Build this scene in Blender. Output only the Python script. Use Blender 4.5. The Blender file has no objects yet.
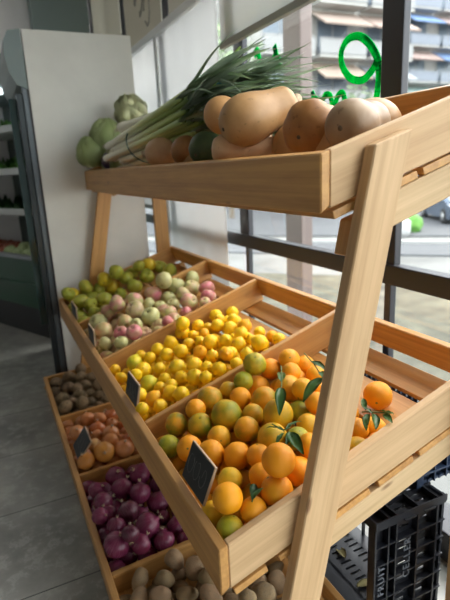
import bpy, bmesh, math, random
from mathutils import Vector, Matrix, noise
rnd = random.Random(11)
PI = math.pi
scn = bpy.context.scene
COL = scn.collection
# ------------------------------------------------------------------ camera
RX = Vector((0.90154224, -0.4300129, -0.04806759))
RD = Vector((-0.1516944, -0.21007043, -0.96584638))
RF = Vector((0.40522882, 0.87804289, -0.25461792))
EYE = Vector((0, 0, 1.2))
cd = bpy.data.cameras.new('camera'); cam = bpy.data.objects.new('camera', cd); COL.objects.link(cam)
cam.matrix_world = Matrix(((RX.x, -RD.x, -RF.x, EYE.x), (RX.y, -RD.y, -RF.y, EYE.y), (RX.z, -RD.z, -RF.z, EYE.z), (0, 0, 0, 1)))
cd.sensor_fit = 'VERTICAL'; cd.sensor_height = 24; cd.lens = 24 * 495.97 / 600; cd.shift_y = -0.004
cd.clip_start = 0.03; cd.clip_end = 400
cd.dof.use_dof = True; cd.dof.focus_distance = 1.1; cd.dof.aperture_fstop = 2.6
scn.camera = cam
# ------------------------------------------------------------------ light
w = bpy.data.worlds.new('overcast_sky'); scn.world = w; w.use_nodes = True
nt = w.node_tree; nt.nodes.clear()
out = nt.nodes.new('ShaderNodeOutputWorld'); bg = nt.nodes.new('ShaderNodeBackground')
sky = nt.nodes.new('ShaderNodeTexSky'); sky.sky_type = 'NISHITA'; sky.sun_disc = False; sky.sun_elevation = math.radians(50); sky.sun_rotation = math.radians(80); sky.dust_density = 3
mixs = nt.nodes.new('ShaderNodeMixRGB'); mixs.inputs[0].default_value = 0.8; mixs.inputs[2].default_value = (1.0, 0.975, 0.94, 1)
sc = nt.nodes.new('ShaderNodeMixRGB'); sc.blend_type = 'MULTIPLY'; sc.inputs[0].default_value = 1; sc.inputs[2].default_value = (.35, .35, .35, 1)
nt.links.new(sky.outputs[0], sc.inputs[1]); nt.links.new(sc.outputs[0], mixs.inputs[1])
nt.links.new(mixs.outputs[0], bg.inputs[0]); bg.inputs[1].default_value = 5.0
nt.links.new(bg.outputs[0], out.inputs[0])
def area(name, loc, rot, sx, sy, power=0, portal=False, color=(1, 1, 1)):
    l = bpy.data.lights.new(name, 'AREA'); l.shape = 'RECTANGLE'; l.size = sx; l.size_y = sy; l.energy = power; l.color = color
    if portal: l.cycles.is_portal = True
    o = bpy.data.objects.new(name, l); o.location = loc; o.rotation_euler = rot; COL.objects.link(o); return o
area('window_portal', (1.22, 0.6, 1.45), (0, PI / 2, 0), 2.9, 8.0, portal=True)
vs = scn.view_settings; vs.view_transform = 'Standard'; vs.look = 'None'; vs.gamma = 1; vs.use_curve_mapping = False
vs.exposure = 0.36
# ------------------------------------------------------------------ helpers
def px(x, y, X=None, Y=None, Z=None):
    """point on a photo ray that lies in the plane X, Y or height Z of the shop"""
    r = RX * (x - 225) + RD * (y - 297.63) + RF * 495.97
    t = (X / r.x) if X is not None else ((Y / r.y) if Y is not None else (Z - EYE.z) / r.z)
    return EYE + r * t
class BM:
    def __init__(s): s.b = bmesh.new()
    def box(s, lo, hi, bev=0.0, M=None):
        r = bmesh.ops.create_cube(s.b, size=1)
        vs_ = r['verts']
        c = [(lo[i] + hi[i]) / 2 for i in range(3)]; d = [abs(hi[i] - lo[i]) for i in range(3)]
        for v in vs_: v.co = Vector((c[0] + v.co.x * d[0], c[1] + v.co.y * d[1], c[2] + v.co.z * d[2]))
        if bev > 0:
            es = set(e for v in vs_ for e in v.link_edges)
            r2 = bmesh.ops.bevel(s.b, geom=list(es), offset=min(bev, min(d) * .4), segments=2, affect='EDGES', profile=.6)
            vs_ = list(set(v for f in r2['faces'] for v in f.verts) | set(v for v in vs_ if v.is_valid))
        if M is not None:
            for v in vs_: v.co = M @ v.co
        return s
    def prism(s, pts, vec):
        """polygon pts extruded along vec"""
        vec = Vector(vec); n = len(pts)
        a = [s.b.verts.new(Vector(p)) for p in pts]; b = [s.b.verts.new(Vector(p) + vec) for p in pts]
        s.b.faces.new(a); s.b.faces.new(b[::-1])
        for i in range(n):
            j = (i + 1) % n; s.b.faces.new((a[j], a[i], b[i], b[j]))
        bmesh.ops.recalc_face_normals(s.b, faces=s.b.faces[:]); return s
    def tube(s, pts, rad, seg=8, cap=True, flat=1.0):
        pts = [Vector(p) for p in pts]; n = len(pts); rings = []
        rad = rad if isinstance(rad, (list, tuple)) else [rad] * n
        up = Vector((0, 0, 1))
        for i, p in enumerate(pts):
            t = (pts[min(i + 1, n - 1)] - pts[max(i - 1, 0)]).normalized()
            a = t.cross(up)
            if a.length < .05: a = t.cross(Vector((0, 1, 0)))
            a.normalize(); b = a.cross(t)
            rings.append([s.b.verts.new(p + (a * math.cos(2 * PI * k / seg) + b * math.sin(2 * PI * k / seg) * flat) * rad[i]) for k in range(seg)])
        for i in range(n - 1):
            for k in range(seg):
                j = (k + 1) % seg; s.b.faces.new((rings[i][k], rings[i][j], rings[i + 1][j], rings[i + 1][k]))
        if cap: s.b.faces.new(rings[0][::-1]); s.b.faces.new(rings[-1])
        return s
    def lathe(s, prof, seg=20, M=None):
        rings = []
        for (r, z) in prof:
            if r < 1e-5: rings.append([s.b.verts.new((0, 0, z))])
            else: rings.append([s.b.verts.new((r * math.cos(2 * PI * k / seg), r * math.sin(2 * PI * k / seg), z)) for k in range(seg)])
        for i in range(len(rings) - 1):
            A, B = rings[i], rings[i + 1]
            for k in range(seg):
                j = (k + 1) % seg
                f = [A[k % len(A)], A[j % len(A)], B[j % len(B)], B[k % len(B)]]
                f = list(dict.fromkeys(f))
                if len(f) > 2: s.b.faces.new(f)
        bmesh.ops.recalc_face_normals(s.b, faces=s.b.faces[:])
        if M is not None:
            for rg in rings:
                for v in rg: v.co = M @ v.co
        return s
    def grid(s, nu, nv, fn, closed=False):
        V = [[s.b.verts.new(fn(i / (nu - 1), j / (nv - 1))) for j in range(nv)] for i in range(nu)]
        for i in range(nu - 1):
            for j in range(nv - 1): s.b.faces.new((V[i][j], V[i + 1][j], V[i + 1][j + 1], V[i][j + 1]))
        return s
    def warp(s, fn):
        for v in s.b.verts: v.co = fn(v.co)
        return s
    def mesh(s, name, mat, smooth=False):
        me = bpy.data.meshes.new(name); s.b.to_mesh(me); s.b.free(); me.materials.append(mat)
        if smooth:
            for p in me.polygons: p.use_smooth = True
        return me
def link(name, me, parent=None, M=None, color=None, label=None):
    o = bpy.data.objects.new(name, me); COL.objects.link(o)
    if parent is not None: o.parent = parent
    if M is not None: o.matrix_local = M
    if color: o.color = color
    if label: o['label'] = label
    return o
def tag(o, label, cat, group=None, kind=None):
    o['label'] = label; o['category'] = cat
    if group: o['group'] = group
    if kind: o['kind'] = kind
    return o
def root(name, loc, label, cat, group=None, rot=(0, 0, 0)):
    o = bpy.data.objects.new(name, None); COL.objects.link(o); o.location = loc; o.rotation_euler = rot; o.empty_display_size = .05
    return tag(o, label, cat, group)
def struct(name, b, mat, smooth=False):
    o = link(name, b.mesh(name, mat, smooth)); o['kind'] = 'structure'; return o
# ------------------------------------------------------------------ materials
def mat(name, color=(.5, .5, .5), rough=.6, metal=0, spec=.5):
    m = bpy.data.materials.new(name); m.use_nodes = True
    p = m.node_tree.nodes['Principled BSDF']; p.inputs['Base Color'].default_value = (*color, 1)
    p.inputs['Roughness'].default_value = rough; p.inputs['Metallic'].default_value = metal; p.inputs['Specular IOR Level'].default_value = spec
    return m
def N(m, t, **k):
    n = m.node_tree.nodes.new(t)
    for a, v in k.items(): setattr(n, a, v)
    return n
def L(m, a, b): m.node_tree.links.new(a, b)
def P(m): return m.node_tree.nodes['Principled BSDF']
def coords(m, scale=(1, 1, 1), rand=True):
    tc = N(m, 'ShaderNodeTexCoord'); mp = N(m, 'ShaderNodeMapping'); mp.inputs['Scale'].default_value = scale
    L(m, tc.outputs['Object'], mp.inputs[0])
    if rand:
        oi = N(m, 'ShaderNodeObjectInfo'); mu = N(m, 'ShaderNodeMath', operation='MULTIPLY'); mu.inputs[1].default_value = 37.0
        L(m, oi.outputs['Random'], mu.inputs[0]); L(m, mu.outputs[0], mp.inputs['Location'])
    return mp.outputs[0]
def noise_tex(m, vec, scale=5, detail=3, rough=.5):
    n = N(m, 'ShaderNodeTexNoise'); n.inputs['Scale'].default_value = scale; n.inputs['Detail'].default_value = detail; n.inputs['Roughness'].default_value = rough
    L(m, vec, n.inputs['Vector']); return n.outputs['Fac']
def ramp(m, fac, stops):
    r = N(m, 'ShaderNodeValToRGB'); e = r.color_ramp.elements
    while len(e) < len(stops): e.new(.5)
    for i, (p_, c) in enumerate(stops): e[i].position = p_; e[i].color = (*c, 1)
    L(m, fac, r.inputs[0]); return r.outputs[0]
def mixc(m, fac, a, b, mode='MIX'):
    x = N(m, 'ShaderNodeMixRGB', blend_type=mode)
    for s_, v in ((0, fac), (1, a), (2, b)):
        if hasattr(v, 'is_output') or hasattr(v, 'links'): L(m, v, x.inputs[s_])
        elif s_ == 0: x.inputs[0].default_value = v
        else: x.inputs[s_].default_value = (*v, 1)
    return x.outputs[0]
def bump(m, h, strength=.3, dist=.002):
    b = N(m, 'ShaderNodeBump'); b.inputs['Strength'].default_value = strength; b.inputs['Distance'].default_value = dist
    L(m, h, b.inputs['Height']); L(m, b.outputs[0], P(m).inputs['Normal'])
def pine(name, dark, light, rough=.55, knot=(.22, .10, .04)):
    """boards are built with their length along local X"""
    m = mat(name, light, rough)
    v = coords(m, (1.2, 14, 14)); f = noise_tex(m, v, 2.2, 4, .6)
    v2 = coords(m, (.5, 60, 60)); f2 = noise_tex(m, v2, 2.0, 2, .6)
    a = mixc(m, .35, f, f2)
    c = ramp(m, a, [(.32, dark), (.62, light)])
    vk = coords(m, (3.0, 9.5, 9.5)); vo = N(m, 'ShaderNodeTexVoronoi'); vo.inputs['Scale'].default_value = 1.0; L(m, vk, vo.inputs['Vector'])
    k = ramp(m, vo.outputs['Distance'], [(.035, (.8, .8, .8)), (.07, (0, 0, 0))])
    c = mixc(m, k, c, knot)
    oi = N(m, 'ShaderNodeObjectInfo'); mr = N(m, 'ShaderNodeMapRange'); mr.inputs[3].default_value = .88; mr.inputs[4].default_value = 1.1
    L(m, oi.outputs['Random'], mr.inputs[0])
    hs = N(m, 'ShaderNodeHueSaturation'); L(m, mr.outputs[0], hs.inputs['Value']); L(m, c, hs.inputs['Color'])
    L(m, hs.outputs[0], P(m).inputs['Base Color']); bump(m, a, .15, .001)
    return m
def peel(name, second, amount=1.0, scale=1.2, rough=.42, bscale=28, bst=.25, spots=None, lo=.45, hi=.62, sub=0):
    """skin whose main colour is the object colour; alpha says how much of the second colour shows"""
    m = mat(name, (1, 1, 1), rough, 0, .35)
    oi = N(m, 'ShaderNodeObjectInfo')
    v = coords(m); f = noise_tex(m, v, scale, 3, .55)
    r = N(m, 'ShaderNodeMapRange'); r.inputs[1].default_value = lo; r.inputs[2].default_value = hi; L(m, f, r.inputs[0])
    mu = N(m, 'ShaderNodeMath', operation='MULTIPLY'); L(m, r.outputs[0], mu.inputs[0]); L(m, oi.outputs['Alpha'], mu.inputs[1])
    c = mixc(m, mu.outputs[0], oi.outputs['Color'], second)
    if spots:
        f3 = noise_tex(m, v, spots[1], 2, .6)
        s_ = N(m, 'ShaderNodeMapRange'); s_.inputs[1].default_value = spots[2]; s_.inputs[2].default_value = spots[2] + .08; s_.inputs[4].default_value = spots[3]; L(m, f3, s_.inputs[0])
        c = mixc(m, s_.outputs[0], c, spots[0])
    L(m, c, P(m).inputs['Base Color'])
    fb = noise_tex(m, v, bscale, 2, .6); bump(m, fb, bst, .04)
    if sub: P(m).inputs['Subsurface Weight'].default_value = sub; P(m).inputs['Subsurface Radius'].default_value = (1, .5, .2); P(m).inputs['Subsurface Scale'].default_value = .01
    return m
M_TRAY = pine('varnished_pine', (.42, .195, .055), (.64, .34, .105), .45)  # deeper orange pine: tray boards, plus the far legs, end boards and rails
M_LEG = pine('raw_pine', (.47, .285, .135), (.65, .43, .23), .6)  # paler pine for the near legs and near end boards
M_PALE_RAIL = pine('raw_pine_rail', (.52, .34, .17), (.70, .49, .27), .6)  # palest pine, near rails only
M_ORANGE = peel('orange_peel', (.20, .24, .01), scale=.8, bscale=34, bst=.22, lo=.42, hi=.66)
M_LEMON = peel('lemon_peel', (.45, .50, .03), scale=1.0, bscale=24, bst=.18, lo=.5, hi=.7)
M_APPLE = peel('apple_skin', (.46, .44, .17), scale=1.1, rough=.35, bscale=3, bst=.1, spots=((.62, .56, .34), 16, .60, .6), lo=.40, hi=.62)
M_GAPPLE = peel('green_apple_skin', (.50, .40, .05), scale=1.2, rough=.38, bscale=4, bst=.12, spots=((.20, .13, .04), 7, .64, .8))
M_KIWI = peel('kiwi_skin', (.13, .09, .05), scale=2, rough=.85, bscale=30, bst=.5)
M_POTATO = peel('potato_skin', (.25, .19, .12), scale=2.2, rough=.8, bscale=8, bst=.25, spots=((.14, .09, .05), 9, .62, .7))
def onion_mat(name, second):
    m = mat(name, (1, 1, 1), .25); oi = N(m, 'ShaderNodeObjectInfo')
    # papery skin with meridian streaks
    tc = N(m, 'ShaderNodeTexCoord'); sp = N(m, 'ShaderNodeSeparateXYZ'); L(m, tc.outputs['Object'], sp.inputs[0])
    at = N(m, 'ShaderNodeMath', operation='ARCTAN2'); L(m, sp.outputs[1], at.inputs[0]); L(m, sp.outputs[0], at.inputs[1])
    cb = N(m, 'ShaderNodeCombineXYZ'); s1 = N(m, 'ShaderNodeMath', operation='MULTIPLY'); s1.inputs[1].default_value = 7; L(m, at.outputs[0], s1.inputs[0])
    L(m, s1.outputs[0], cb.inputs[0]); L(m, sp.outputs[2], cb.inputs[1]); L(m, oi.outputs['Random'], cb.inputs[2])
    f = noise_tex(m, cb.outputs[0], 1.6, 3, .6)
    r = N(m, 'ShaderNodeMapRange'); r.inputs[1].default_value = .45; r.inputs[2].default_value = .75; L(m, f, r.inputs[0])
    mu = N(m, 'ShaderNodeMath', operation='MULTIPLY'); L(m, r.outputs[0], mu.inputs[0]); L(m, oi.outputs['Alpha'], mu.inputs[1])
    L(m, mixc(m, mu.outputs[0], oi.outputs['Color'], second), P(m).inputs['Base Color']); bump(m, f, .12, .03)
    return m
M_RONION = onion_mat('red_onion_skin', (.33, .10, .17))
M_YONION = onion_mat('yellow_onion_skin', (.62, .33, .12))
M_DRY = mat('dry_stem', (.50, .38, .25), .8)
M_STEM = mat('brown_stem', (.10, .06, .03), .8)
M_CALYX = mat('green_calyx', (.12, .16, .04), .7)
def leaf_mat(name, c1, c2, rough=.45, sc_=6):
    m = mat(name, c1, rough); v = coords(m, (1, 1, 1)); f = noise_tex(m, v, sc_, 2); L(m, ramp(m, f, [(.35, c1), (.65, c2)]), P(m).inputs['Base Color']); return m
M_LEAF = leaf_mat('citrus_leaf', (.04, .13, .03), (.11, .22, .06), .32)
M_SLATE = mat('chalkboard', (.012, .012, .013), .45)
M_CHALK = mat('chalk', (.20, .20, .19), .9)
M_EDGE = mat('card_wood_edge', (.42, .30, .19), .7)
M_FRAME = mat('dark_aluminium_frame', (.035, .035, .042), .4, .3)
M_STEEL = mat('brushed_steel', (.33, .36, .38), .35, .8)
M_GREYPAINT = mat('grey_painted_metal', (.22, .27, .27), .5)
M_BLACK = mat('black_plastic', (.012, .013, .018), .32)
def wall_mat(name, c, rough=.8, var=.06, sc_=3):
    m = mat(name, c, rough); v = coords(m, (1, 1, 1), False); f = noise_tex(m, v, sc_, 4, .6)
    L(m, ramp(m, f, [(.3, tuple(x * (1 - var) for x in c)), (.7, tuple(min(1, x * (1 + var)) for x in c))]), P(m).inputs['Base Color']); return m
M_WALL = wall_mat('white_wall', (.36, .35, .34))
M_PANEL = wall_mat('cream_panel', (.76, .74, .69), .38, .05, 4)
M_CEIL = wall_mat('ceiling_white', (.5, .49, .475))
def floor_mat():
    m = mat('grey_marble_tiles', (.2, .2, .2), .28)
    tc = N(m, 'ShaderNodeTexCoord'); v = tc.outputs['Object']
    n1 = noise_tex(m, v, 3.5, 6, .65); n2 = noise_tex(m, v, 14, 5, .7)
    c = ramp(m, n1, [(.3, (.13, .13, .12)), (.5, (.23, .228, .205)), (.7, (.33, .325, .29))])
    c = mixc(m, ramp(m, n2, [(.52, (0, 0, 0)), (.60, (.5, .5, .5)), (.66, (0, 0, 0))]), c, (.36, .36, .33))
    br = N(m, 'ShaderNodeTexBrick'); br.offset = 0; br.inputs['Scale'].default_value = 1; br.inputs['Brick Width'].default_value = .86; br.inputs['Row Height'].default_value = .43
    br.inputs['Mortar Size'].default_value = .0025; br.inputs['Mortar Smooth'].default_value = .2
    mp = N(m, 'ShaderNodeMapping'); mp.inputs['Location'].default_value = (.16, .37, 0); L(m, v, mp.inputs[0]); L(m, mp.outputs[0], br.inputs['Vector'])
    L(m, mixc(m, br.outputs['Fac'], c, (.05, .05, .048)), P(m).inputs['Base Color'])
    return m
M_FLOOR = floor_mat()
def glass_mat():
    m = bpy.data.materials.new('window_glass'); m.use_nodes = True; t = m.node_tree; t.nodes.clear()
    o = t.nodes.new('ShaderNodeOutputMaterial'); a = t.nodes.new('ShaderNodeBsdfTransparent'); g = t.nodes.new('ShaderNodeBsdfGlossy'); g.inputs['Roughness'].default_value = .02
    x = t.nodes.new('ShaderNodeMixShader'); x.inputs[0].default_value = .05; a.inputs[0].default_value = (.94, .97, .96, 1)
    t.links.new(a.outputs[0], x.inputs[1]); t.links.new(g.outputs[0], x.inputs[2]); t.links.new(x.outputs[0], o.inputs[0]); return m
M_GLASS = glass_mat()
def cloth_mat(name, c, trans=.5, stripes=0):
    m = bpy.data.materials.new(name); m.use_nodes = True; t = m.node_tree; t.nodes.clear()
    o = t.nodes.new('ShaderNodeOutputMaterial'); a = t.nodes.new('ShaderNodeBsdfDiffuse'); g = t.nodes.new('ShaderNodeBsdfTranslucent')
    a.inputs[0].default_value = (*c, 1); g.inputs[0].default_value = (*c, 1)
    x = t.nodes.new('ShaderNodeMixShader'); x.inputs[0].default_value = trans
    t.links.new(a.outputs[0], x.inputs[1]); t.links.new(g.outputs[0], x.inputs[2]); t.links.new(x.outputs[0], o.inputs[0]); return m
M_BLIND = cloth_mat('white_roller_fabric', (.84, .84, .84), .42)
M_FILM = cloth_mat('frosted_window_film', (.52, .49, .42), .22)
M_INK = mat('faint_grey_print', (.30, .29, .27), .8)
M_GREEN = cloth_mat('green_window_paint', (.0, .62, .17), .6)
# ------------------------------------------------------------------ the room
X_W = 1.15
struct('floor', BM().box((-3.2, -3.2, -.05), (1.25, 5.4, 0)), M_FLOOR)
struct('ceiling', BM().box((-3.2, -3.2, 2.9), (1.25, 5.4, 2.98)), M_CEIL)
struct('wall_left', BM().box((-3.28, -3.2, 0), (-3.2, 5.4, 2.9)), M_WALL)
struct('wall_back', BM().box((-3.2, -3.28, 0), (1.25, -3.2, 2.9)), M_WALL)
struct('wall_front', BM().box((-3.2, 5.2, 0), (1.25, 5.28, 2.9)), wall_mat('bright_white_wall', (.84, .82, .82)))
struct('trim_1', BM().box((.60, 5.0, 0), (1.09, 5.2, 2.9), .005), mat('grey_green_column', (.24, .30, .29), .55))
struct('trim_2', BM().box((1.10, -3.2, 0), (1.22, 5.2, .10), .004), M_FRAME)
MY = [(-2.70, -2.60), (-1.73, -1.63), (-.77, -.67), (.20, .30), (1.165, 1.27), (2.135, 2.245), (3.06, 3.17), (4.0, 4.11), (5.08, 5.2)]
n_ = 3
for a, b in MY:
    bmm = BM().box((1.13, a, .86), (1.157, b - .018, 2.9), .004)
    bmm.box((1.13, a + .012, .10), (1.155, a + .04, .82), .003)
    struct('trim_%d' % n_, bmm, M_FRAME); n_ += 1
struct('trim_%d' % n_, BM().box((1.12, -3.2, .81), (1.165, 5.2, .875), .005), M_FRAME); n_ += 1
struct('trim_%d' % n_, BM().box((1.07, 2.28, 1.985), (1.105, 5.2, 2.03), .004), mat('pale_blind_rail', (.78, .78, .78), .5)); n_ += 1
for i in range(len(MY) - 1):
    a = MY[i][1]; b = MY[i + 1][0]
    struct('window_%d' % (i + 1), BM().box((1.145, a - .01, .09), (1.150, b + .01, 2.9)), M_GLASS)
# unseen ceiling light, added to brighten the aisle and far wall
M_FILL_LAMP = mat('lamp_diffuser', (.9, .9, .9)); P(M_FILL_LAMP).inputs['Emission Color'].default_value = (1, .97, .93, 1); P(M_FILL_LAMP).inputs['Emission Strength'].default_value = 3.0
for lx, ly, lt in ((-.6, 4.1, 'unseen ceiling light panel added to brighten the far end of the aisle'),):
    r_ = root('ceiling_light', (lx, ly, 2.88), lt, 'added ceiling light')
    link('frame', BM().box((-.32, -.62, -.02), (.32, .62, .02), .004).mesh('frame', M_WALL), r_)
    link('diffuser', BM().box((-.30, -.60, -.032), (.30, .60, -.018)).mesh('diffuser', M_FILL_LAMP), r_)
# roller blinds
def blind(y0, y1, z0, z1, label, x=1.092):
    r_ = root('roller_blind', (x, (y0 + y1) / 2, z0), label, 'blind', 'white roller blinds on the windows')
    def fn(u, v): return Vector((.004 * math.sin(u * 23), (y0 - y1) / 2 + (y1 - y0) * u, (z1 - z0) * v))
    bb = BM().grid(24, 4, fn); me = bb.mesh('blind_fabric', M_BLIND, True); f_ = link('blind_fabric', me, r_)
    s_ = f_.modifiers.new('thickness', 'SOLIDIFY'); s_.thickness = .0015
    link('bottom_bar', BM().box((-.012, (y0 - y1) / 2, -.022), (.012, (y1 - y0) / 2, .006), .004).mesh('bottom_bar', mat('blind_bar_grey', (.30, .29, .27), .5)), r_)
    return r_
blind(2.30, 3.16, .45, 1.98, 'long white roller blind lowered behind the leeks, right of the pale vertical seam')
blind(3.20, 4.12, .95, 1.98, 'white roller blind farther off, between the cream panel and the pale seam')
blind(1.29, 2.26, 1.745, 2.7, 'white roller blind pulled halfway up above the green loop painted on the glass', 1.09)
link_ = tag(link('blind_seam', BM().box((1.075, 3.165, .5), (1.088, 3.20, 1.99), .003).mesh('blind_seam', mat('pale_guide', (.75, .77, .78), .5))), 'pale vertical guide strip between the two long white roller blinds', 'guide strip')
for (a, b), lab in (((2.25, 3.05), 'beige frosted panel high in the window above the nearer long blind'), ((3.18, 3.99), 'beige frosted panel with faint scribbled drawing above the farther blind'), ((4.12, 5.07), 'beige frosted panel highest at the left beside the grey green column')):
    r_ = tag(link('frosted_panel', BM().box((1.135, a, 2.03), (1.145, b, 2.88)).mesh('frosted_panel', M_FILM)), lab, 'window panel', 'frosted panels above the blinds')
    if 'scribbled' in lab:
        bb = BM()
        for k in range(3):
            pts = [(1.133, 3.45 + .1 * k + .06 * math.cos(t * .7 + k), 2.22 + .09 * k + .10 * math.sin(t * .7)) for t in range(9)]
            bb.tube(pts, .006, 5)
        link('faint_drawing', bb.mesh('faint_drawing', M_INK), r_)
# green lettering painted on the glass
gl_root = root('window_lettering', (1.16, 1.45, 1.4), 'bright green hand painted loop and letters on the shop window glass', 'window lettering')
def stroke(ptsxy, wd=.011):
    gl = BM()
    P_ = [px(x, y, X=1.141) for x, y in ptsxy]
    # smooth
    out_ = []
    for i in range(len(P_) - 1):
        p0 = P_[max(i - 1, 0)]; p1 = P_[i]; p2 = P_[i + 1]; p3 = P_[min(i + 2, len(P_) - 1)]
        for k in range(4):
            t = k / 4
            out_.append(.5 * ((2 * p1) + (p2 - p0) * t + (2 * p0 - 5 * p1 + 4 * p2 - p3) * t * t + (-p0 + 3 * p1 - 3 * p2 + p3) * t ** 3))
    out_.append(P_[-1])
    n = len(out_)
    # flat ribbon of paint 3 mm thick
    for i in range(n - 1):
        a, b = out_[i], out_[i + 1]; d = (b - a); L_ = d.length; d.normalize(); nn = Vector((0, -d.z, d.y)) * wd
        gl.prism([a + nn - d * .002, a - nn - d * .002, b - nn + d * .002, b + nn + d * .002], (.003, 0, 0))
    link('paint_stroke', gl.mesh('paint_stroke', M_GREEN), gl_root, Matrix.Translation((-1.16, -1.45, -1.4)))
stroke([(376, 62), (372, 70), (362, 80), (350, 78), (342, 66), (341, 52), (347, 40), (357, 36), (366, 41), (374, 52), (378, 66), (378, 82), (376, 99)], .012)
stroke([(364, 36), (372, 44), (379, 58), (380, 74), (378, 88)], .006)
stroke([(322, 101), (325, 95), (330, 96), (332, 106)]); stroke([(334, 110), (337, 97), (342, 93), (345, 102), (346, 112)])
stroke([(313, 100), (312, 92), (315, 98), (322, 101)], .008)
stroke([(254, 56), (257, 50), (259, 62), (256, 68)], .014); stroke([(270, 64), (275, 55), (274, 46), (277, 58), (280, 64), (276, 70)], .014)
# ------------------------------------------------------------------ the street outside
GZ = -1.6
def flat(name, lo, hi, m):
    o = link(name, BM().box(lo, hi).mesh(name, m)); o['kind'] = 'structure'; return o
M_PAVE = wall_mat('pale_pavement', (.12, .12, .115), .8, .25, .8)
M_ROAD = wall_mat('grey_asphalt', (.075, .078, .085), .8, .12, .5)
M_VERGE = wall_mat('dry_grass_verge', (.066, .062, .042), .9, .6, 2.0)
flat('ground', (1.4, -20, GZ - .3), (90, 90, GZ - .02), M_PAVE)
rd = Vector((1, -.35, 0)).normalized()
def strip(name, dist0, dist1, z, m):
    # bands of the street run across the view, perpendicular to the look direction
    d = Vector((.72, .69, 0)); s_ = Vector((.69, -.72, 0))
    pts = [d * dist0 - s_ * 25, d * dist0 + s_ * 25, d * dist1 + s_ * 25, d * dist1 - s_ * 25]
    o = link(name, BM().prism([(p.x, p.y, GZ - .02) for p in pts], (0, 0, z)).mesh(name, m)); o['kind'] = 'structure'
strip('trim_20', 6.0, 12.5, .03, M_VERGE)
strip('trim_21', 15.5, 17.6, .05, M_ROAD)
strip('trim_22', 19.5, 45, .05, M_ROAD)
strip('trim_23', 17.6, 17.9, .14, mat('kerb_stone', (.3, .3, .29), .8))
def balc_building(name, org, ux, wid, hgt, floors, cols, wallc, label, awn, dep=9, rail=(.27, .27, .28)):
    """facade in the plane through org, running along ux; built facing the shop"""
    ux = Vector(ux).normalized(); ang = math.atan2(ux.y, ux.x)
    r_ = root(name, org, label, 'building', None, (0, 0, ang))
    wm = wall_mat(name + '_wall', wallc, .85, .06, .3)
    link('wall', BM().box((0, 0, 0), (wid, dep, hgt)).mesh('wall', wm), r_)
    gm = mat(name + '_pane', (.10, .13, .17), .2); rm = mat(name + '_rail', rail, .6); fh = hgt / floors; cw = wid / cols
    for f_ in range(floors):
        for c in range(cols):
            x0 = c * cw + cw * .18; x1 = c * cw + cw * .82; z0 = f_ * fh + .25; z1 = z0 + fh * .68
            wn = link('window', BM().box((x0, -.06, z0), (x1, .1, z1)).box((x0 - .06, -.1, z1), (x1 + .06, .05, z1 + .1)).mesh('window', mat('window_frame_white', (.28, .28, .28), .6) if (f_ + c) == 0 else bpy.data.materials['window_frame_white']), r_)
            link('pane', BM().box((x0 + .12, -.09, z0 + .1), ((x0 + x1) / 2 - .05, -.05, z1 - .1)).box(((x0 + x1) / 2 + .05, -.09, z0 + .1), (x1 - .12, -.05, z1 - .1)).mesh('pane', gm), wn)
            b = BM().box((c * cw + .2, -1.3, f_ * fh - .12), ((c + 1) * cw - .2, 0, f_ * fh + .05))
            bl = link('balcony', b.mesh('balcony', wm), r_)
            rb = BM().box((c * cw + .2, -1.32, f_ * fh + .1), ((c + 1) * cw - .2, -1.26, f_ * fh + .95))
            rb.box((c * cw + .2, -1.32, f_ * fh + .98), ((c + 1) * cw - .2, -1.24, f_ * fh + 1.04))
            link('railing', rb.mesh('railing', rm), bl)
            if (f_, c) in awn:
                col_ = tuple(v * .45 for v in awn[(f_, c)])
                am = mat('awning_cloth_%d%d_%s' % (f_, c, name), col_, .8)
                tcn = N(am, 'ShaderNodeTexCoord'); wv = N(am, 'ShaderNodeTexWave'); wv.inputs['Scale'].default_value = 1.1; L(am, tcn.outputs['Object'], wv.inputs[0])
                L(am, ramp(am, wv.outputs['Fac'], [(.45, col_), (.55, tuple(min(1, v * 1.4 + .03) for v in col_))]), P(am).inputs['Base Color'])
                zt = (f_ + 1) * fh - .25
                link('awning', BM().prism([(c * cw + .15, 0, zt), (c * cw + .15, 0, zt - .06), (c * cw + .15, -1.9, zt - 1.25), (c * cw + .15, -1.95, zt - 1.15)], (cw - .3, 0, 0)).mesh('awning', am), r_)
    link('roof', BM().box((-.3, -.4, hgt), (wid + .3, dep, hgt + .35)).mesh('roof', wm), r_)
    return r_
balc_building('apartment_building', (16.5, 30, GZ), (1, 0, 0), 12.5, 19, 6, 3, (.30, .295, .28),
    'white apartment block with beige awnings seen through the window behind the green loop',
    {(1, 1): (.50, .36, .28), (2, 1): (.55, .42, .33), (3, 1): (.55, .42, .35), (3, 2): (.52, .38, .32), (4, 1): (.5, .45, .42), (2, 2): (.35, .38, .42)}, rail=(.24, .24, .24))
balc_building('apartment_building', (36, 42, GZ), (1, 0, 0), 26, 24, 7, 6, (.29, .285, .28),
    'white apartment block with blue and pink awnings at the right window, behind the dark mullion',
    {(2, 2): (.24, .38, .42), (2, 1): (.30, .42, .40), (3, 0): (.55, .35, .30), (3, 1): (.5, .36, .32), (4, 1): (.22, .36, .66), (3, 2): (.2, .33, .6), (4, 2): (.5, .38, .36), (1, 2): (.5, .4, .33)}, rail=(.16, .18, .22))
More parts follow.
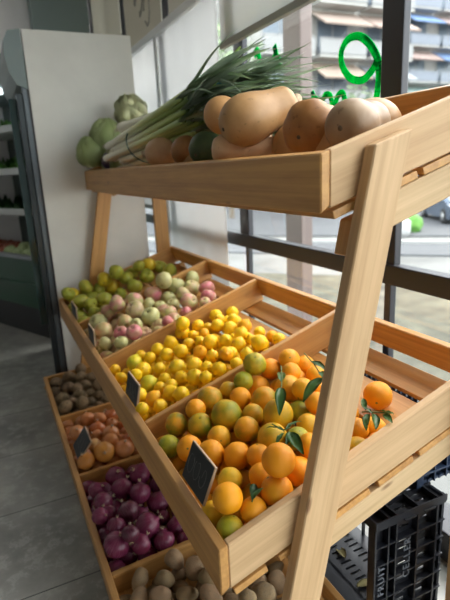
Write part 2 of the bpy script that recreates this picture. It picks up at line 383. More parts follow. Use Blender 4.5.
# a low pale building past the trees, left bay
balc_building('apartment_building', (6, 34, GZ), (1, 0, 0), 9, 14, 4, 2, (.30, .30, .28), 'pale building half hidden by trees in the left window bay beyond the leeks', {(1, 0): (.5, .4, .3)})
def tree(x, y, h, r, label, col1, col2, seed):
    rr = random.Random(seed)
    r_ = root('street_tree', (x, y, GZ), label, 'tree', 'trees across the street')
    link('trunk', BM().tube([(0, 0, 0), (.05, 0, h * .35), (0, .05, h * .6)], [.16, .13, .08], 8).mesh('trunk', mat('bark', (.12, .09, .06), .9)), r_)
    b = BM()
    for k in range(900):
        d = Vector((rr.gauss(0, 1), rr.gauss(0, 1), rr.gauss(0, .8))).normalized() * r * (rr.random() ** .45)
        c = Vector((0, 0, h * .68)) + Vector((d.x, d.y, d.z * 1.25))
        a = Vector((rr.gauss(0, 1), rr.gauss(0, 1), rr.gauss(0, 1))).normalized() * .22; q = a.orthogonal().normalized() * .12
        vs_ = [b.b.verts.new(c + a), b.b.verts.new(c + q), b.b.verts.new(c - a), b.b.verts.new(c - q)]; b.b.faces.new(vs_)
    link('foliage', b.mesh('foliage', leaf_mat('tree_leaf_%d' % seed, col1, col2, .7, 1)), r_)
tree(18.6, 22.5, 6.6, 1.7, 'small green tree in front of the white block, inside the painted loop', (.06, .09, .045), (.12, .16, .09), 1)
tree(8.7, 20, 8.5, 2.4, 'leafy green tree in the left window bay above the leeks', (.06, .11, .035), (.14, .20, .08), 2)
tree(12.2, 25, 9.5, 2.6, 'taller tree beside the outdoor post, right of the leafy green one', (.07, .11, .045), (.13, .17, .09), 3)
# hedge-like bright bush and white rock by the kerb
def blob(name, c, r, m, label, cat, seed):
    b = BM(); bmesh.ops.create_icosphere(b.b, subdivisions=3, radius=1)
    b.warp(lambda v: Vector((v.x * r[0], v.y * r[1], v.z * r[2])) * (1 + .25 * noise.noise(v * 2.2 + Vector((seed, 0, 0)))))
    o = link(name, b.mesh(name, m, True)); o.location = c; return tag(o, label, cat)
q = px(411, 232, Z=GZ); blob('garden_bush', q + Vector((0, 0, .28)), (.42, .42, .42), leaf_mat('bright_bush', (.05, .18, .02), (.12, .28, .04), .7), 'bright green round bush at the kerb below the pale pine rail', 'bush', 3)
q = px(402, 236, Z=GZ); blob('white_sack', q + Vector((0, 0, .30)), (.30, .30, .42), mat('white_sack', (.4, .4, .4), .7), 'white lump beside the bright green bush at the kerb', 'sack', 5)
# outdoor post
tag(link('outdoor_post', BM().box((1.87, 2.78, GZ), (1.96, 2.98, 4.2), .01).mesh('outdoor_post', mat('brown_steel_post', (.16, .12, .11), .5, .2))), 'brown square post standing outside the window between leeks and green loop', 'post')
# car
def car():
    c = px(452, 220, Z=GZ); r_ = root('parked_car', c, 'dark blue grey car parked across the street, upper right window', 'car', None, (0, 0, math.radians(60)))
    body = mat('car_paint', (.10, .13, .18), .25, .4)
    pr_ = [(-2.1, .35), (-2.15, .75), (-1.5, .92), (-1.0, 1.42), (.7, 1.45), (1.35, 1.0), (2.05, .85), (2.15, .4), (2.0, .25), (-2.0, .25)]
    link('body', BM().prism([(x, -.85, z) for x, z in pr_], (0, 1.7, 0)).mesh('body', body), r_)
    wp = [(-1.35, .97), (-.95, 1.36), (.62, 1.38), (1.15, 1.0)]
    g = mat('car_glass', (.25, .30, .34), .1)
    link('side_window', BM().prism([(x, -.87, z) for x, z in wp], (0, .03, 0)).mesh('side_window', g), r_)
    link('side_window', BM().prism([(x, .84, z) for x, z in wp], (0, .03, 0)).mesh('side_window', g), r_)
    link('windscreen', BM().prism([(-1.48, -.7, .95), (-1.52, -.7, .97), (-1.06, -.66, 1.40), (-1.0, -.66, 1.38)], (0, 1.4, 0)).mesh('windscreen', g), r_)
    tm = mat('tyre', (.015, .015, .015), .8); hm = mat('hubcap', (.5, .5, .5), .3, .8)
    for sx in (-1.35, 1.35):
        for sy in (-.80, .80):
            M_ = Matrix.Translation((sx, sy, .33)) @ Matrix.Rotation(PI / 2, 4, 'X')
            wl = link('wheel', BM().lathe([(0, -.11), (.24, -.11), (.33, -.08), (.33, .08), (.24, .11), (0, .11)], 20).mesh('wheel', tm, True), r_, M_)
            link('hubcap', BM().lathe([(0, -.125), (.18, -.115), (.2, 0), (.18, .115), (0, .125)], 12).mesh('hubcap', hm, True), wl)
    lm = mat('headlight', (.7, .7, .7), .2)
    for sy in (-.62, .62): link('headlight', BM().box((-2.2, sy - .17, .6), (-2.08, sy + .17, .75), .03).mesh('headlight', lm), r_)
    link('number_plate', BM().box((-2.19, -.26, .42), (-2.1, .26, .53)).mesh('number_plate', mat('plate_white', (.75, .75, .72), .5)), r_)
car()
# ------------------------------------------------------------------ the wooden stand
def frame(u, v, w, o):
    return Matrix(((u.x, v.x, w.x, o.x), (u.y, v.y, w.y, o.y), (u.z, v.z, w.z, o.z), (0, 0, 0, 1)))
def tray_frame(X0, Z0, t):
    return frame(Vector((math.cos(t), 0, math.sin(t))), Vector((0, 1, 0)), Vector((-math.sin(t), 0, math.cos(t))), Vector((X0, 0, Z0)))
MT = tray_frame(.28483, 1.2 - .67697, .318)
TT = tray_frame(.50974, 1.2 + .0135, .3026)
BT = tray_frame(.144, 1.2 - 1.117, .052)
Y0, Y1 = .70, 2.855
stand = root('display_stand', (.6, (Y0 + Y1) / 2, 0), 'three tier pine produce stand with sloping trays standing before the shop window', 'produce stand')
SI = Matrix.Translation((-.6, -(Y0 + Y1) / 2, 0))
def board(name, pts, vec, along, parent, PM, m, label=None, bev=.0025):
    """pts/vec in world space; mesh gets its length on local X"""
    c = sum((Vector(p) for p in pts), Vector()) / len(pts)
    a = Vector(along).normalized(); e = Vector(vec).normalized()
    if abs(e.dot(a)) > .99: e = (Vector(pts[1]) - Vector(pts[0])).normalized()
    e = (e - a * e.dot(a)).normalized(); g = a.cross(e)
    W = frame(a, e, g, c); Wi = W.inverted()
    b = BM().prism([Wi @ Vector(p) for p in pts], Wi.to_3x3() @ Vector(vec))
    bmesh.ops.bevel(b.b, geom=b.b.edges[:], offset=bev, segments=1, affect='EDGES')
    o = link(name, b.mesh(name, m), parent, PM.inverted() @ W, label=label); return o
def tray(name, T, W, h, slats, rail, front_vertical=True, y0=Y0, y1=Y1, divs=(), th=.02, label=None, front_m=None, end_m=None):
    T3 = T.to_3x3(); sk = 0
    t_ = math.atan2(T[2][0], T[0][0])
    vdown = Vector((0, 0, -1)); # front board hangs vertically
    # floor: slats joined as one mesh
    b = BM()
    PMt = T @ Matrix.Translation((0, (y0 + y1) / 2, 0))
    PMl = PMt @ Matrix.Rotation(PI / 2, 4, 'Z')     # local X along the length
    inv = PMl.inverted() @ T
    for a, c in slats:
        b.box((a, y0, -h - .016), (c, y1, -h - .001), .002, inv)
    fl = link(name, b.mesh(name, M_TRAY), stand, SI @ PMl, label=label)
    wp = lambda u, v, w: T @ Vector((u, v, w))
    hv = h * math.cos(t_) if front_vertical else h
    A = wp(0, y0, 0); s_ = wp(th, y0, 0)
    drop = Vector((0, 0, -h / math.cos(t_) * .97))
    fb = front_m or M_TRAY
    if front_vertical: pts = [A, s_, s_ + drop * .93, A + drop]
    else: pts = [A, s_, wp(th, y0, -h), wp(0, y0, -h)]
    board('front_board', pts, (0, y1 - y0, 0), (0, 1, 0), fl, PMl, fb)
    pts = [wp(W - th, y0 + th, 0), wp(W, y0 + th, 0), wp(W, y0 + th, -h + .018), wp(W - th, y0 + th, -h + .018)]
    board('back_board', pts, (0, y1 - y0 - 2 * th, 0), (0, 1, 0), fl, PMl, M_TRAY)
    u = T3 @ Vector((1, 0, 0)); sb = s_ + drop * .97
    for nm, yy in (('end_board', y0), ('end_board', y1 - th)):
        dy = Vector((0, yy - y0, 0))
        pts = [s_ + dy, wp(W, yy, 0), wp(W, yy, -h), (wp(th - .028 if not front_vertical else .0, yy, -h) if not front_vertical else sb + dy)]
        if front_vertical: pts[3] = Vector((sb.x, yy, sb.z)); q_ = wp(W, yy, -h); 
        board(nm, pts, (0, th, 0), u, fl, PMl, (end_m or M_LEG) if yy == y0 else M_TRAY)
    for d in divs:
        pts = [wp(th, d, -.002), wp(W - th, d, -.002), wp(W - th, d, -h), wp(th, d, -h)]
        board('divider', pts, (0, th * .9, 0), u, fl, PMl, M_TRAY)
    if rail:
        for yy, mm in ((y0, M_PALE_RAIL), (y1 - th, M_TRAY)):
            ra, rb, w0, w1 = rail
            pts = [wp(ra, yy, w0), wp(rb, yy, w0), wp(rb, yy, w1), wp(ra, yy, w1)]
            board('rail', pts, (0, th, 0), u, fl, PMl, mm)
    return fl
DIV = (1.22, 1.765, 2.295)
tray('middle_tray', MT, .735, .0995, [(-.005, .07), (.10, .205), (.225, .335), (.36, .46), (.48, .598), (.618, .705)], (.12, .76, -.117, -.17), divs=DIV)
tray('top_tray', TT, .455, .0985, [(-.005, .10), (.12, .195), (.21, .31), (.33, .44)], (.09, .475, -.116, -.178), divs=())
tray('bottom_tray', BT, .535, .070, [(0, .17), (.175, .35), (.355, .53)], None, front_vertical=False, divs=DIV)
# legs
def leg(xz, y, ztop_fn, thick, m, w=.0823):
    (xa, za), (xb, zb) = xz
    pts = [(xa, y, za), (xa + w, y, za), (xb + w, y, ztop_fn(xb + w)), (xb, y, ztop_fn(xb))]
    al = Vector((xb - xa, 0, zb - za))
    return board('leg', pts, (0, thick, 0), al, stand, Matrix.Translation((.6, (Y0 + Y1) / 2, 0)), m)
xl = lambda z: .5965 + .2168 * (z - 1.2)
ztop = lambda x: 1.2 + .0135 - .018 + (x - .51) * .312
for y in (.672, 2.857):
    leg(((xl(0), 0), (xl(1.22), 1.22)), y, ztop, .0275, M_LEG if y < 1 else M_TRAY)
    leg(((.889, 0), (.884, 1.28)), y, ztop, .0275, M_LEG if y < 1 else M_TRAY)
# inner cleat under the top tray behind the near leg
pts = [(xl(1.035) + .003, .7005, 1.035), (xl(1.035) + .07, .7005, 1.035), (xl(1.11) + .07, .7005, 1.118), (xl(1.10) + .003, .7005, 1.098)]
board('cleat', pts, (0, .035, 0), Vector((.2168, 0, 1)), stand, Matrix.Translation((.6, (Y0 + Y1) / 2, 0)), M_TRAY)
# ------------------------------------------------------------------ price cards
def card(pa, pb, up, h, label, squig, txt=None):
    """pa, pb: lower corners (far, near); up: unit vector of the card's height"""
    pa = Vector(pa); pb = Vector(pb); u = (pa - pb); wd = u.length; u.normalize(); up = Vector(up).normalized()
    up = (up - u * up.dot(u)).normalized(); n = u.cross(up)
    if n.x > 0: n = -n
    W = frame(u, up, u.cross(up), (pa + pb) / 2)
    r_ = root('price_card', W.translation, label, 'price card', 'black chalk price cards'); r_.matrix_local = W
    sgn = 1 if (u.cross(up)).x < 0 else -1
    link('frame', BM().box((-wd / 2, 0, -.003), (wd / 2, h, .003), .001).mesh('frame', M_EDGE), r_)
    link('slate', BM().box((-wd / 2 + .002, .002, -.0012), (wd / 2 - .002, h - .002, .0012)).mesh('slate', M_SLATE), r_, Matrix.Translation((0, 0, sgn * .0028)))
    b = BM(); rr = random.Random(squig)
    for k in range(3):
        cx_ = -wd * .3 + wd * .28 * k; pts = []
        for t in range(11):
            a = t * .62 + k
            pts.append((cx_ + math.cos(a) * wd * .09 + t * .001, h * .5 + math.sin(a) * h * .24, sgn * .0043))
        b.tube(pts, .0006, 4)
    link('chalk_writing', b.mesh('chalk_writing', M_CHALK), r_)
z_ = 1.2
card((.306, .935, z_ - .665), (.306, .815, z_ - .665), (.38, 0, .92), .085, 'black chalk price card at the front board of the orange section, largest of the cards', 1)
card((.306, 1.43, z_ - .668), (.306, 1.31, z_ - .668), (.2, 0, .98), .072, 'black chalk price card at the front board of the lemon section', 2)
card((.306, 2.03, z_ - .668), (.306, 1.92, z_ - .668), (.03, 0, 1), .068, 'small black price card in front of the red and green apples', 3)
card((.306, 2.48, z_ - .668), (.306, 2.34, z_ - .668), (.03, 0, 1), .065, 'small black price card in front of the green apples, farthest of the cards', 4)
card((.176, 1.97, z_ - 1.10), (.176, 1.83, z_ - 1.10), (.6, 0, .8), .095, 'black chalk price card leaning in the brown onion section of the bottom tray', 5)
# card in the onion section leans back on the heap (see above)
# ------------------------------------------------------------------ fruit and vegetables
def rot_rand(r, tilt=None):
    if tilt is None:
        return Matrix.Rotation(r.uniform(0, 2 * PI), 4, 'Z') @ Matrix.Rotation(r.uniform(0, PI), 4, 'X') @ Matrix.Rotation(r.uniform(0, 2 * PI), 4, 'Z')
    return Matrix.Rotation(r.uniform(0, 2 * PI), 4, 'Z') @ Matrix.Rotation(r.uniform(*tilt), 4, 'X') @ Matrix.Rotation(r.uniform(0, 2 * PI), 4, 'Z')
def arc(n, fn, z0=-1., z1=1.):
    return [fn(z0 + (z1 - z0) * (i / n)) for i in range(n + 1)]
def sphere_prof(n, rfn, hi=1.0):
    """profile by angle; rfn(a) radius multiplier, a from -pi/2 to pi/2"""
    p = []
    for i in range(n + 1):
        a = -PI / 2 + PI * i / n; k = rfn(a); p.append((max(0, math.cos(a) * k), math.sin(a) * k))
    p[0] = (0, p[0][1]); p[-1] = (0, p[-1][1]); return p
def lump(b, amp, sc_, seed, dirn=None):
    def fn(v):
        n = noise.noise(v * sc_ + Vector((seed, seed * .7, 0))); return v * (1 + amp * n)
    return b.warp(fn)
def star(rad, h, n, z):
    b = BM(); pts = []
    for k in range(2 * n):
        rr = rad if k % 2 == 0 else rad * .5; pts.append((rr * math.cos(PI * k / n), rr * math.sin(PI * k / n), z))
    return b.prism(pts, (0, 0, h))
def make_types():
    T = {}
    def variants(k, fn): return [fn(i) for i in range(k)]
    def orange(i):
        b = BM().lathe(sphere_prof(18, lambda a: (.985 if a < 1.2 else .985 - .045 * (a - 1.2) / .37)), 28); lump(b, .035, 1.3, i * 3.1)
        return b.mesh('orange_%d' % i, M_ORANGE, True), [('stem_button', star(.10, .03, 5, .925).mesh('stem_button', M_CALYX), None)]
    T['orange'] = variants(3, orange)
    def lemon(i):
        b = BM().lathe([(0, -1.0), (.12, -.99), (.2, -.95)] + [(math.cos(a) * .95, math.sin(a) * .96) for a in [-1.25 + k * .18 for k in range(14)]] + [(.22, 1.0), (.14, 1.08), (.07, 1.12), (0, 1.13)], 20); lump(b, .05, 1.5, i * 2.7)
        return b.mesh('lemon_%d' % i, M_LEMON, True), [('stem_button', star(.08, .04, 5, -1.03).mesh('stem_button', M_CALYX), None)]
    T['lemon'] = variants(3, lemon)
    def apple_(m, am, n_, hh=.92):
        def f(i):
            pr_ = []
            for k in range(21):
                a = -PI / 2 + PI * k / 20; r_ = math.cos(a); z = math.sin(a) * hh
                z += (-.26 * math.exp(-(r_ / .24) ** 2) if a > 0 else .16 * math.exp(-(r_ / .2) ** 2)); r_ *= 1 + .05 * math.sin(a)
                pr_.append((max(0, r_), z))
            pr_[0] = (0, pr_[0][1]); pr_[-1] = (0, pr_[-1][1])
            b = BM().lathe(pr_, 24); lump(b, am, 1.1, i * 4.3 + 1)
            return b.mesh('%s_%d' % (n_, i), m, True), [('stem', BM().tube([(0, 0, .62), (.02, 0, .85), (.07, .02, 1.02)], [.035, .03, .045], 6).mesh('stem', M_STEM, True), None),
                                                       ('blossom_end', star(.12, .04, 5, -.80).mesh('blossom_end', M_STEM), None)]
        return f
    T['apple'] = variants(4, apple_(M_APPLE, .09, 'apple')); T['green_apple'] = variants(3, apple_(M_GAPPLE, .15, 'green_apple'))
    def kiwi(i):
        b = BM().lathe([(0, -1.12), (.1, -1.13), (.2, -1.07)] + [(math.cos(a) * .93, math.sin(a) * 1.1) for a in [-1.25 + k * .18 for k in range(15)]] + [(.12, 1.1), (0, 1.08)], 20); lump(b, .05, 1.4, i)
        return b.mesh('kiwifruit_%d' % i, M_KIWI, True), [('blossom_end', star(.1, .05, 5, 1.07).mesh('blossom_end', M_STEM), None)]
    T['kiwi'] = variants(2, kiwi)
    def onion(m, n_):
        def f(i):
            pr_ = [(0, -.90), (.12, -.92), (.3, -.86), (.55, -.74), (.78, -.52), (.94, -.24), (1.0, .04), (.95, .32), (.80, .56), (.56, .76), (.30, .86), (.17, .93), (.12, 1.02), (.08, 1.10), (0, 1.12)]
            b = BM().lathe(pr_, 24); lump(b, .07, 1.1, i * 3.7 + 2)
            nk = BM()
            rr = random.Random(i + 5)
            for k in range(5):
                a = k * 1.3; nk.tube([(.05 * math.cos(a), .05 * math.sin(a), 1.03), (.09 * math.cos(a), .09 * math.sin(a), 1.16), (rr.uniform(.1, .28) * math.cos(a), rr.uniform(.1, .28) * math.sin(a), 1.30)], [.055, .04, .012], 5)
            rt = BM()
            for k in range(16):
                a = k * 2.4; q = .05 + .1 * rr.random()
                rt.tube([(q * math.cos(a), q * math.sin(a), -.9), (q * 1.9 * math.cos(a + .3), q * 1.9 * math.sin(a + .3), -1.02 - .12 * rr.random())], [.018, .008], 4)
            return b.mesh('%s_%d' % (n_, i), m, True), [('dry_neck', nk.mesh('dry_neck', M_DRY, True), None), ('roots', rt.mesh('roots', M_DRY), None)]
        return f
    T['red_onion'] = variants(3, onion(M_RONION, 'red_onion')); T['yellow_onion'] = variants(3, onion(M_YONION, 'brown_onion'))
    def potato(i):
        b = BM().lathe(sphere_prof(16, lambda a: 1.0), 22); b.warp(lambda v: Vector((v.x * .93, v.y * .86, v.z * 1.22 + .1 * v.x * v.x))); lump(b, .22, 1.0, i * 5.3 + .5)
        return b.mesh('potato_%d' % i, M_POTATO, True), []
    T['potato'] = variants(4, potato)
    return T
TYPES = make_types()
PAL = {
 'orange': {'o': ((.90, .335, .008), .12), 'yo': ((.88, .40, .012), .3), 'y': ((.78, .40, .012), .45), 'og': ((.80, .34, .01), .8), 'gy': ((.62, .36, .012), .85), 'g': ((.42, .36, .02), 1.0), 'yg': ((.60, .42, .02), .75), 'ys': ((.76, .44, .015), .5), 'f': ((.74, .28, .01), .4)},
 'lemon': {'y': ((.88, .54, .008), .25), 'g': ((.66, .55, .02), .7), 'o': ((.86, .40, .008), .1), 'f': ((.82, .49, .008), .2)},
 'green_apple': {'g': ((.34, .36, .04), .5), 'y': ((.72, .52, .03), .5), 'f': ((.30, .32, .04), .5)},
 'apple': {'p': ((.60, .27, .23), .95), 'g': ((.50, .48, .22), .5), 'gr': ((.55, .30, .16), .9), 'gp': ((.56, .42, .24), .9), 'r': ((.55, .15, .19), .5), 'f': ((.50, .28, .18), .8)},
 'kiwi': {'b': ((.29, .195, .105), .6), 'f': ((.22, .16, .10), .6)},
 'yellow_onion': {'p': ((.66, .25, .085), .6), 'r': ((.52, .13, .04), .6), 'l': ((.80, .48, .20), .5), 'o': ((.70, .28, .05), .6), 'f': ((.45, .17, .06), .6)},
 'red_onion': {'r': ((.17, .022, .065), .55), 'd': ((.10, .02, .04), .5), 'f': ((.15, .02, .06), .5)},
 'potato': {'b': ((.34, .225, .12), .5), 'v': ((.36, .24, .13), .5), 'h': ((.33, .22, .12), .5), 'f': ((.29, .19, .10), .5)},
}
INFO = {  # object name, category, section words, front/looks by class
 'orange': ('orange', 'orange', 'orange section', {'o': 'plain bright orange', 'yo': 'yellowish orange', 'y': 'yellow-skinned orange', 'og': 'orange tinged with green', 'gy': 'green and yellow orange', 'g': 'mostly green orange', 'yg': 'yellow-green orange', 'ys': 'yellow orange with green stem mark'}, 'oranges heaped in the middle tray'),
 'lemon': ('lemon', 'lemon', 'lemon section', {'y': 'yellow lemon', 'g': 'greenish lemon', 'o': 'deep yellow-orange lemon'}, 'lemons heaped in the middle tray'),
 'green_apple': ('green_apple', 'apple', 'green apple section', {'g': 'green apple', 'y': 'yellow apple'}, 'green apples in the far section of the middle tray'),
 'apple': ('apple', 'apple', 'red apple section', {'p': 'pink-blushed apple', 'g': 'pale green apple', 'gr': 'green and red apple', 'gp': 'cream and pink apple', 'r': 'red apple'}, 'red and green apples in the middle tray'),
 'kiwi': ('kiwifruit', 'kiwifruit', 'kiwifruit section', {'b': 'brown kiwifruit'}, 'kiwifruit in the bottom tray'),
 'yellow_onion': ('brown_onion', 'onion', 'brown onion section', {'p': 'pinkish brown onion', 'r': 'reddish brown onion', 'l': 'small pale brown onion', 'o': 'glossy orange-brown onion'}, 'brown onions in the bottom tray'),
 'red_onion': ('red_onion', 'onion', 'red onion section', {'r': 'purple-red onion', 'd': 'dark flaky red onion'}, 'red onions in the bottom tray'),
 'potato': ('potato', 'potato', 'potato section', {'b': 'brown potato', 'v': 'long brown potato', 'h': 'oblong brown potato'}, 'potatoes in the bottom tray'),
}
ORD = ['first', 'second', 'third', 'fourth', 'fifth', 'sixth', 'seventh', 'eighth', 'ninth', 'tenth', 'eleventh', 'twelfth']
def row_labels(items):
    """items: (px, py, cls, index); rows from the top of the picture down, then left to right"""
    n = len(items); rows = max(2, round(math.sqrt(n * .8))); s_ = sorted(items, key=lambda t: t[1]); out_ = {}
    per = math.ceil(n / rows); chunks = [s_[i:i + per] for i in range(0, n, per)]
    for ri, ch in enumerate(chunks):
        ch = sorted(ch, key=lambda t: t[0])
        rw = 'top row' if ri == 0 else ('lowest row' if ri == len(chunks) - 1 else ORD[ri] + ' row down')
        for ci, t in enumerate(ch):
            cw = 'leftmost' if ci == 0 else ('rightmost' if ci == len(ch) - 1 else ORD[ci] + ' from left')
            out_[t[3]] = (rw, cw)
    return out_
